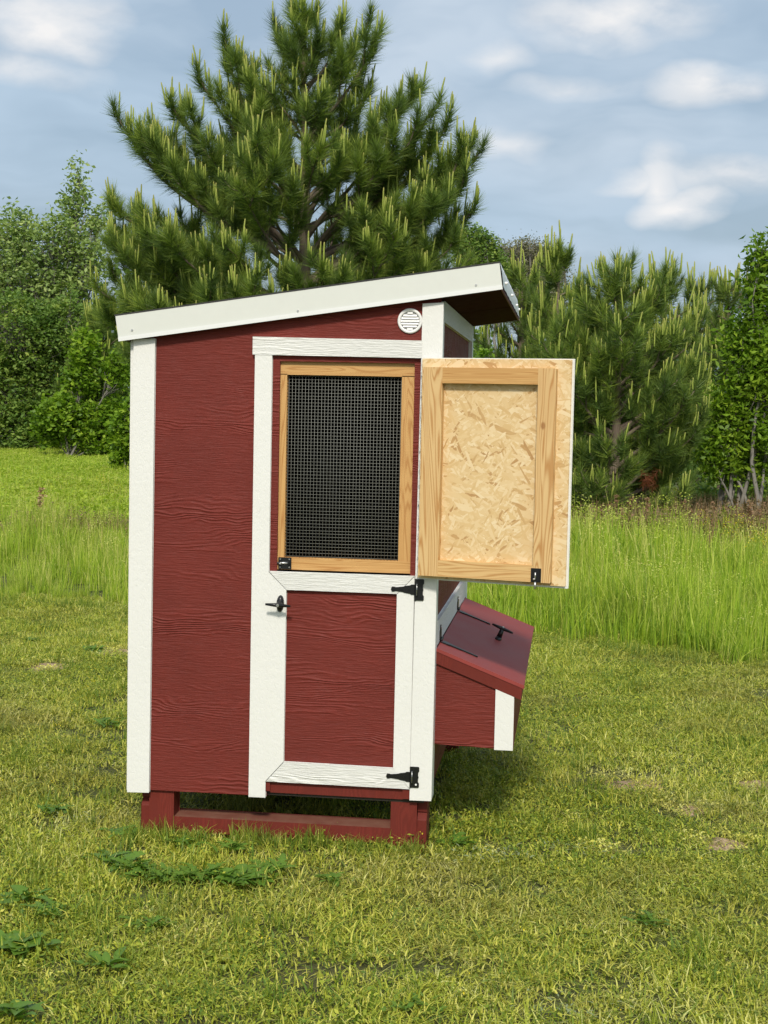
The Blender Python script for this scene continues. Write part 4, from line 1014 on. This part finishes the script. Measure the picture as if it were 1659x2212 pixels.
# undergrowth and the far wood close the view behind the trees
def mass(name, boxes, per, spread, size, lm, seed, aspect=.5):
    r = np.random.default_rng(seed); C = []
    for (x0, x1, y0, y1, z1, n_) in boxes:
        x = r.uniform(x0, x1, n_); y = r.uniform(y0, y1, n_); z = r.uniform(.05, 1, n_)**.8*z1*(.8+.25*np.sin(x*1.3)+.15*np.sin(x*3.1+1)); C.append(np.stack([x, y, z], -1))
    C = np.concatenate(C); V, F, T = leaves(C, per, spread, size, r, .1, aspect)
    o = link(name, npmesh(name, V, F, lm, T)); tagp(o, kind='stuff')
mass('undergrowth', [(-2, 9, 19, 22, 1.4, 500), (-7, -2, 22, 25, 1.3, 200), (2.0, 10, 25.5, 28, 4.3, 1700), (-8, 2, 26, 29, 3.4, 900), (-20, -9, 42.5, 44, 2.6, 700)], 16, .24, .15, LEAFD, 71)
mass('far_wood', [(-60, -10, 50, 62, 6.5, 2600), (-12, 40, 50, 62, 4.8, 2600)], 14, .8, .34, LEAFD, 72, .8)

# ------------------------------------------------------------------ seed stalks and broad-leaved weeds
def stalk_mesh(seed):
    r = np.random.default_rng(seed); H = r.uniform(.6, .8)
    P = [np.array([[0, 0, 0], [.01, .0, H*.5], [.03*r.normal(), .01, H]])]
    V, F = tubes([(P[0], [.004, .0035, .002])], 5)
    T = np.full(len(V), .55); c = []
    for i in range(26):
        t = r.uniform(.5, 1); c.append([.03*t*r.normal()*.5, r.normal()*.012, H*t])
    V2, F2, T2 = leaves(np.array(c), 6, .028, .034, r, 0, .7)
    V3, F3, T3 = blades(4, .02, .15, .3, .012, .5, .1, .5, .2, 3, r=r)
    return npmesh('seed_stalk', *[np.concatenate([V, V2, V3]), np.concatenate([F, F2+len(V), F3+len(V)+len(V2)])], WEEDB, np.concatenate([T, .75+.2*(T2-.5), T3]))
sm = [stalk_mesh(80+i) for i in range(4)]
for i, (px, py) in enumerate([(1296, 1118), (1318, 1098), (1331, 1092), (1345, 1104), (1362, 1094), (1372, 1112), (1398, 1102), (1437, 1112), (1477, 1098), (1492, 1110), (1540, 1108), (1568, 1100), (1618, 1104), (1640, 1112)]):
    Yp = 12.9+.7*(i % 3); c = at(px, py, Yp); o = link('seed_stalk', sm[i % 4]); o.location = (c[0], Yp, 0)
    zs = max(.8, (c[2])/.62); o.scale = (zs, zs, zs); o.rotation_euler = (0, 0, i*1.7)
    tagp(o, 'dry reddish seed stalk standing above the grass in front of the bushy pine', 'weed', 'seed stalks at the end of the field')
c = at(88, 1072, 13.0); pm_ = stalk_mesh(99); pm_.attributes['tint'].data.foreach_set('value', np.ones(len(pm_.vertices), np.float32)); o = link('seed_stalk', pm_); o.location = (c[0], 13.0, 0); o.scale = (1.3, 1.3, c[2]/.55)
tagp(o, 'single tan grass plume standing in the field left of the coop', 'weed')

def leaf_mesh(kind, m):
    N = 7; V, F, T = [], [], []; N = 11 if kind == 'lobed' else 7
    for i in range(N+1):
        t = i/N
        w_ = {'dock': .20*math.sin(math.pi*min(1, t*1.02)**.8)+.02, 'lobed': (.17*math.sin(math.pi*t**.8))*(1 if i % 2 else .32)+.02, 'round': .30*math.sin(math.pi*t**1.6)**.8+.015, 'silver': .13*math.sin(math.pi*t**.9)+.01}[kind]
        if i == N: w_ = .004
        z = .32*t-.34*t*t
        V += [(t, -w_, z+.05*w_/.2), (t, 0, z-.01), (t, w_, z+.05*w_/.2)]; T += [.5+.2*t, .75, .5+.2*t]
    for i in range(N): F += [(3*i, 3*i+1, 3*i+4, 3*i+3), (3*i+1, 3*i+2, 3*i+5, 3*i+4)]
    return npmesh('leaf', V, F, m, T, smooth=True)
LM = {'dock': leaf_mesh('dock', WEEDG), 'lobed': leaf_mesh('lobed', WEEDG), 'round': leaf_mesh('round', WEEDG), 'silver': leaf_mesh('silver', SILVER)}
ros = [(240, 1860, 'lobed', .15, 13, 'dark lobed weed at the left end of the row in front of the coop'), (305, 1885, 'lobed', .15, 13, 'dark lobed weed second from the left end of the row in front of the coop'), (385, 1900, 'lobed', .13, 12, 'lobed weed between the dark left clump and the middle of the row'),
       (475, 1892, 'lobed', .14, 13, 'lobed weed in the middle of the row, left of the pale broad leaves'), (555, 1898, 'dock', .13, 12, 'upright green leaves right of the pale broad leaves in the row'),
       (270, 1872, 'lobed', .17, 16, 'largest dark lobed weed clump in the lawn below the left leg of the coop'), (345, 1893, 'lobed', .12, 12, 'dark lobed weed joining the largest clump on its right'),
       (430, 1895, 'lobed', .15, 14, 'dark lobed weed below the middle of the cross board'), (520, 1905, 'dock', .14, 13, 'broad-leaved weed with pale green leaves below the door'),
       (590, 1880, 'lobed', .14, 13, 'lobed weed at the right end of the dark row in front of the coop'), (395, 1822, 'lobed', .12, 12, 'flat green weed close below the left end of the cross board'),
       (500, 1834, 'lobed', .12, 12, 'flat green weed close below the middle of the cross board'), (60, 1938, 'dock', .13, 11, 'weed near the left edge of the lawn, upper of a pair'),
       (95, 1972, 'lobed', .13, 12, 'dark weed near the left edge of the lawn, lower of a pair'), (25, 2050, 'round', .14, 14, 'glossy round-leaved weed cut by the left edge of the picture'),
       (330, 2002, 'lobed', .12, 12, 'lobed weed alone in the middle left of the foreground'), (225, 2085, 'dock', .11, 10, 'small broad-leaved weed in the foreground right of the round-leaved one'),
       (120, 1752, 'lobed', .12, 11, 'dark green weed in the lawn left of the coop leg'), (255, 1800, 'lobed', .10, 9, 'small weed just left of the coop leg'),
       (1080, 1850, 'silver', .11, 18, 'silvery grey weed patch right of the coop'), (1035, 1858, 'silver', .09, 14, 'silvery grey weed at the left of the grey patch'), (1240, 1842, 'silver', .10, 16, 'silvery grey weed at the right of the grey patch'),
       (170, 1772, 'silver', .08, 14, 'silvery weed left of the coop'), (1400, 1995, 'lobed', .12, 12, 'dark weed in the lawn at the lower right'), (1235, 2190, 'silver', .09, 14, 'silvery weed at the bottom edge of the picture'),
       (985, 1822, 'dock', .10, 9, 'green weed with a tall pale blade just right of the coop leg'), (30, 2190, 'dock', .13, 10, 'large leafy weed in the bottom left corner'), (890, 2170, 'dock', .07, 8, 'small fresh weed at the bottom middle'),
       (715, 1425+480, 'dock', .10, 9, 'pale weed in the grass below the door'), (205, 1405, 'lobed', .13, 11, 'dark weed far back in the lawn beside the left corner trim'), (232, 1565, 'lobed', .14, 12, 'dark weed against the left corner trim in the middle distance'), (70, 1385, 'lobed', .13, 11, 'dark weed in the lawn near the tall grass on the left')]
for (px, py, kd, s, k, lab) in ros:
    c = at_z(px, py, 0.01); r = np.random.default_rng(px+py)
    root = empty('silver_weed' if kd == 'silver' else 'broadleaf_weed', (c[0], c[1], .015)); tagp(root, lab, 'weed', 'leafy weeds in the lawn')
    k = int(k*(3.2 if kd == 'silver' else 2.3))
    for j in range(k):
        o = link('leaf', LM[kd], root); L = s*r.uniform(.45, 1.05)*(.24 if kd == 'silver' else .62)
        o.rotation_euler = (r.normal(0, .25), r.uniform(-.45, .08), j*2.4+r.normal(0, .25)); o.scale = (L, L*r.uniform(.8, 1.3), L)
        o.location = tuple(r.normal(0, .028, 2))+(0,) if kd != 'silver' else (r.normal(0, .07), r.normal(0, .05), .012)
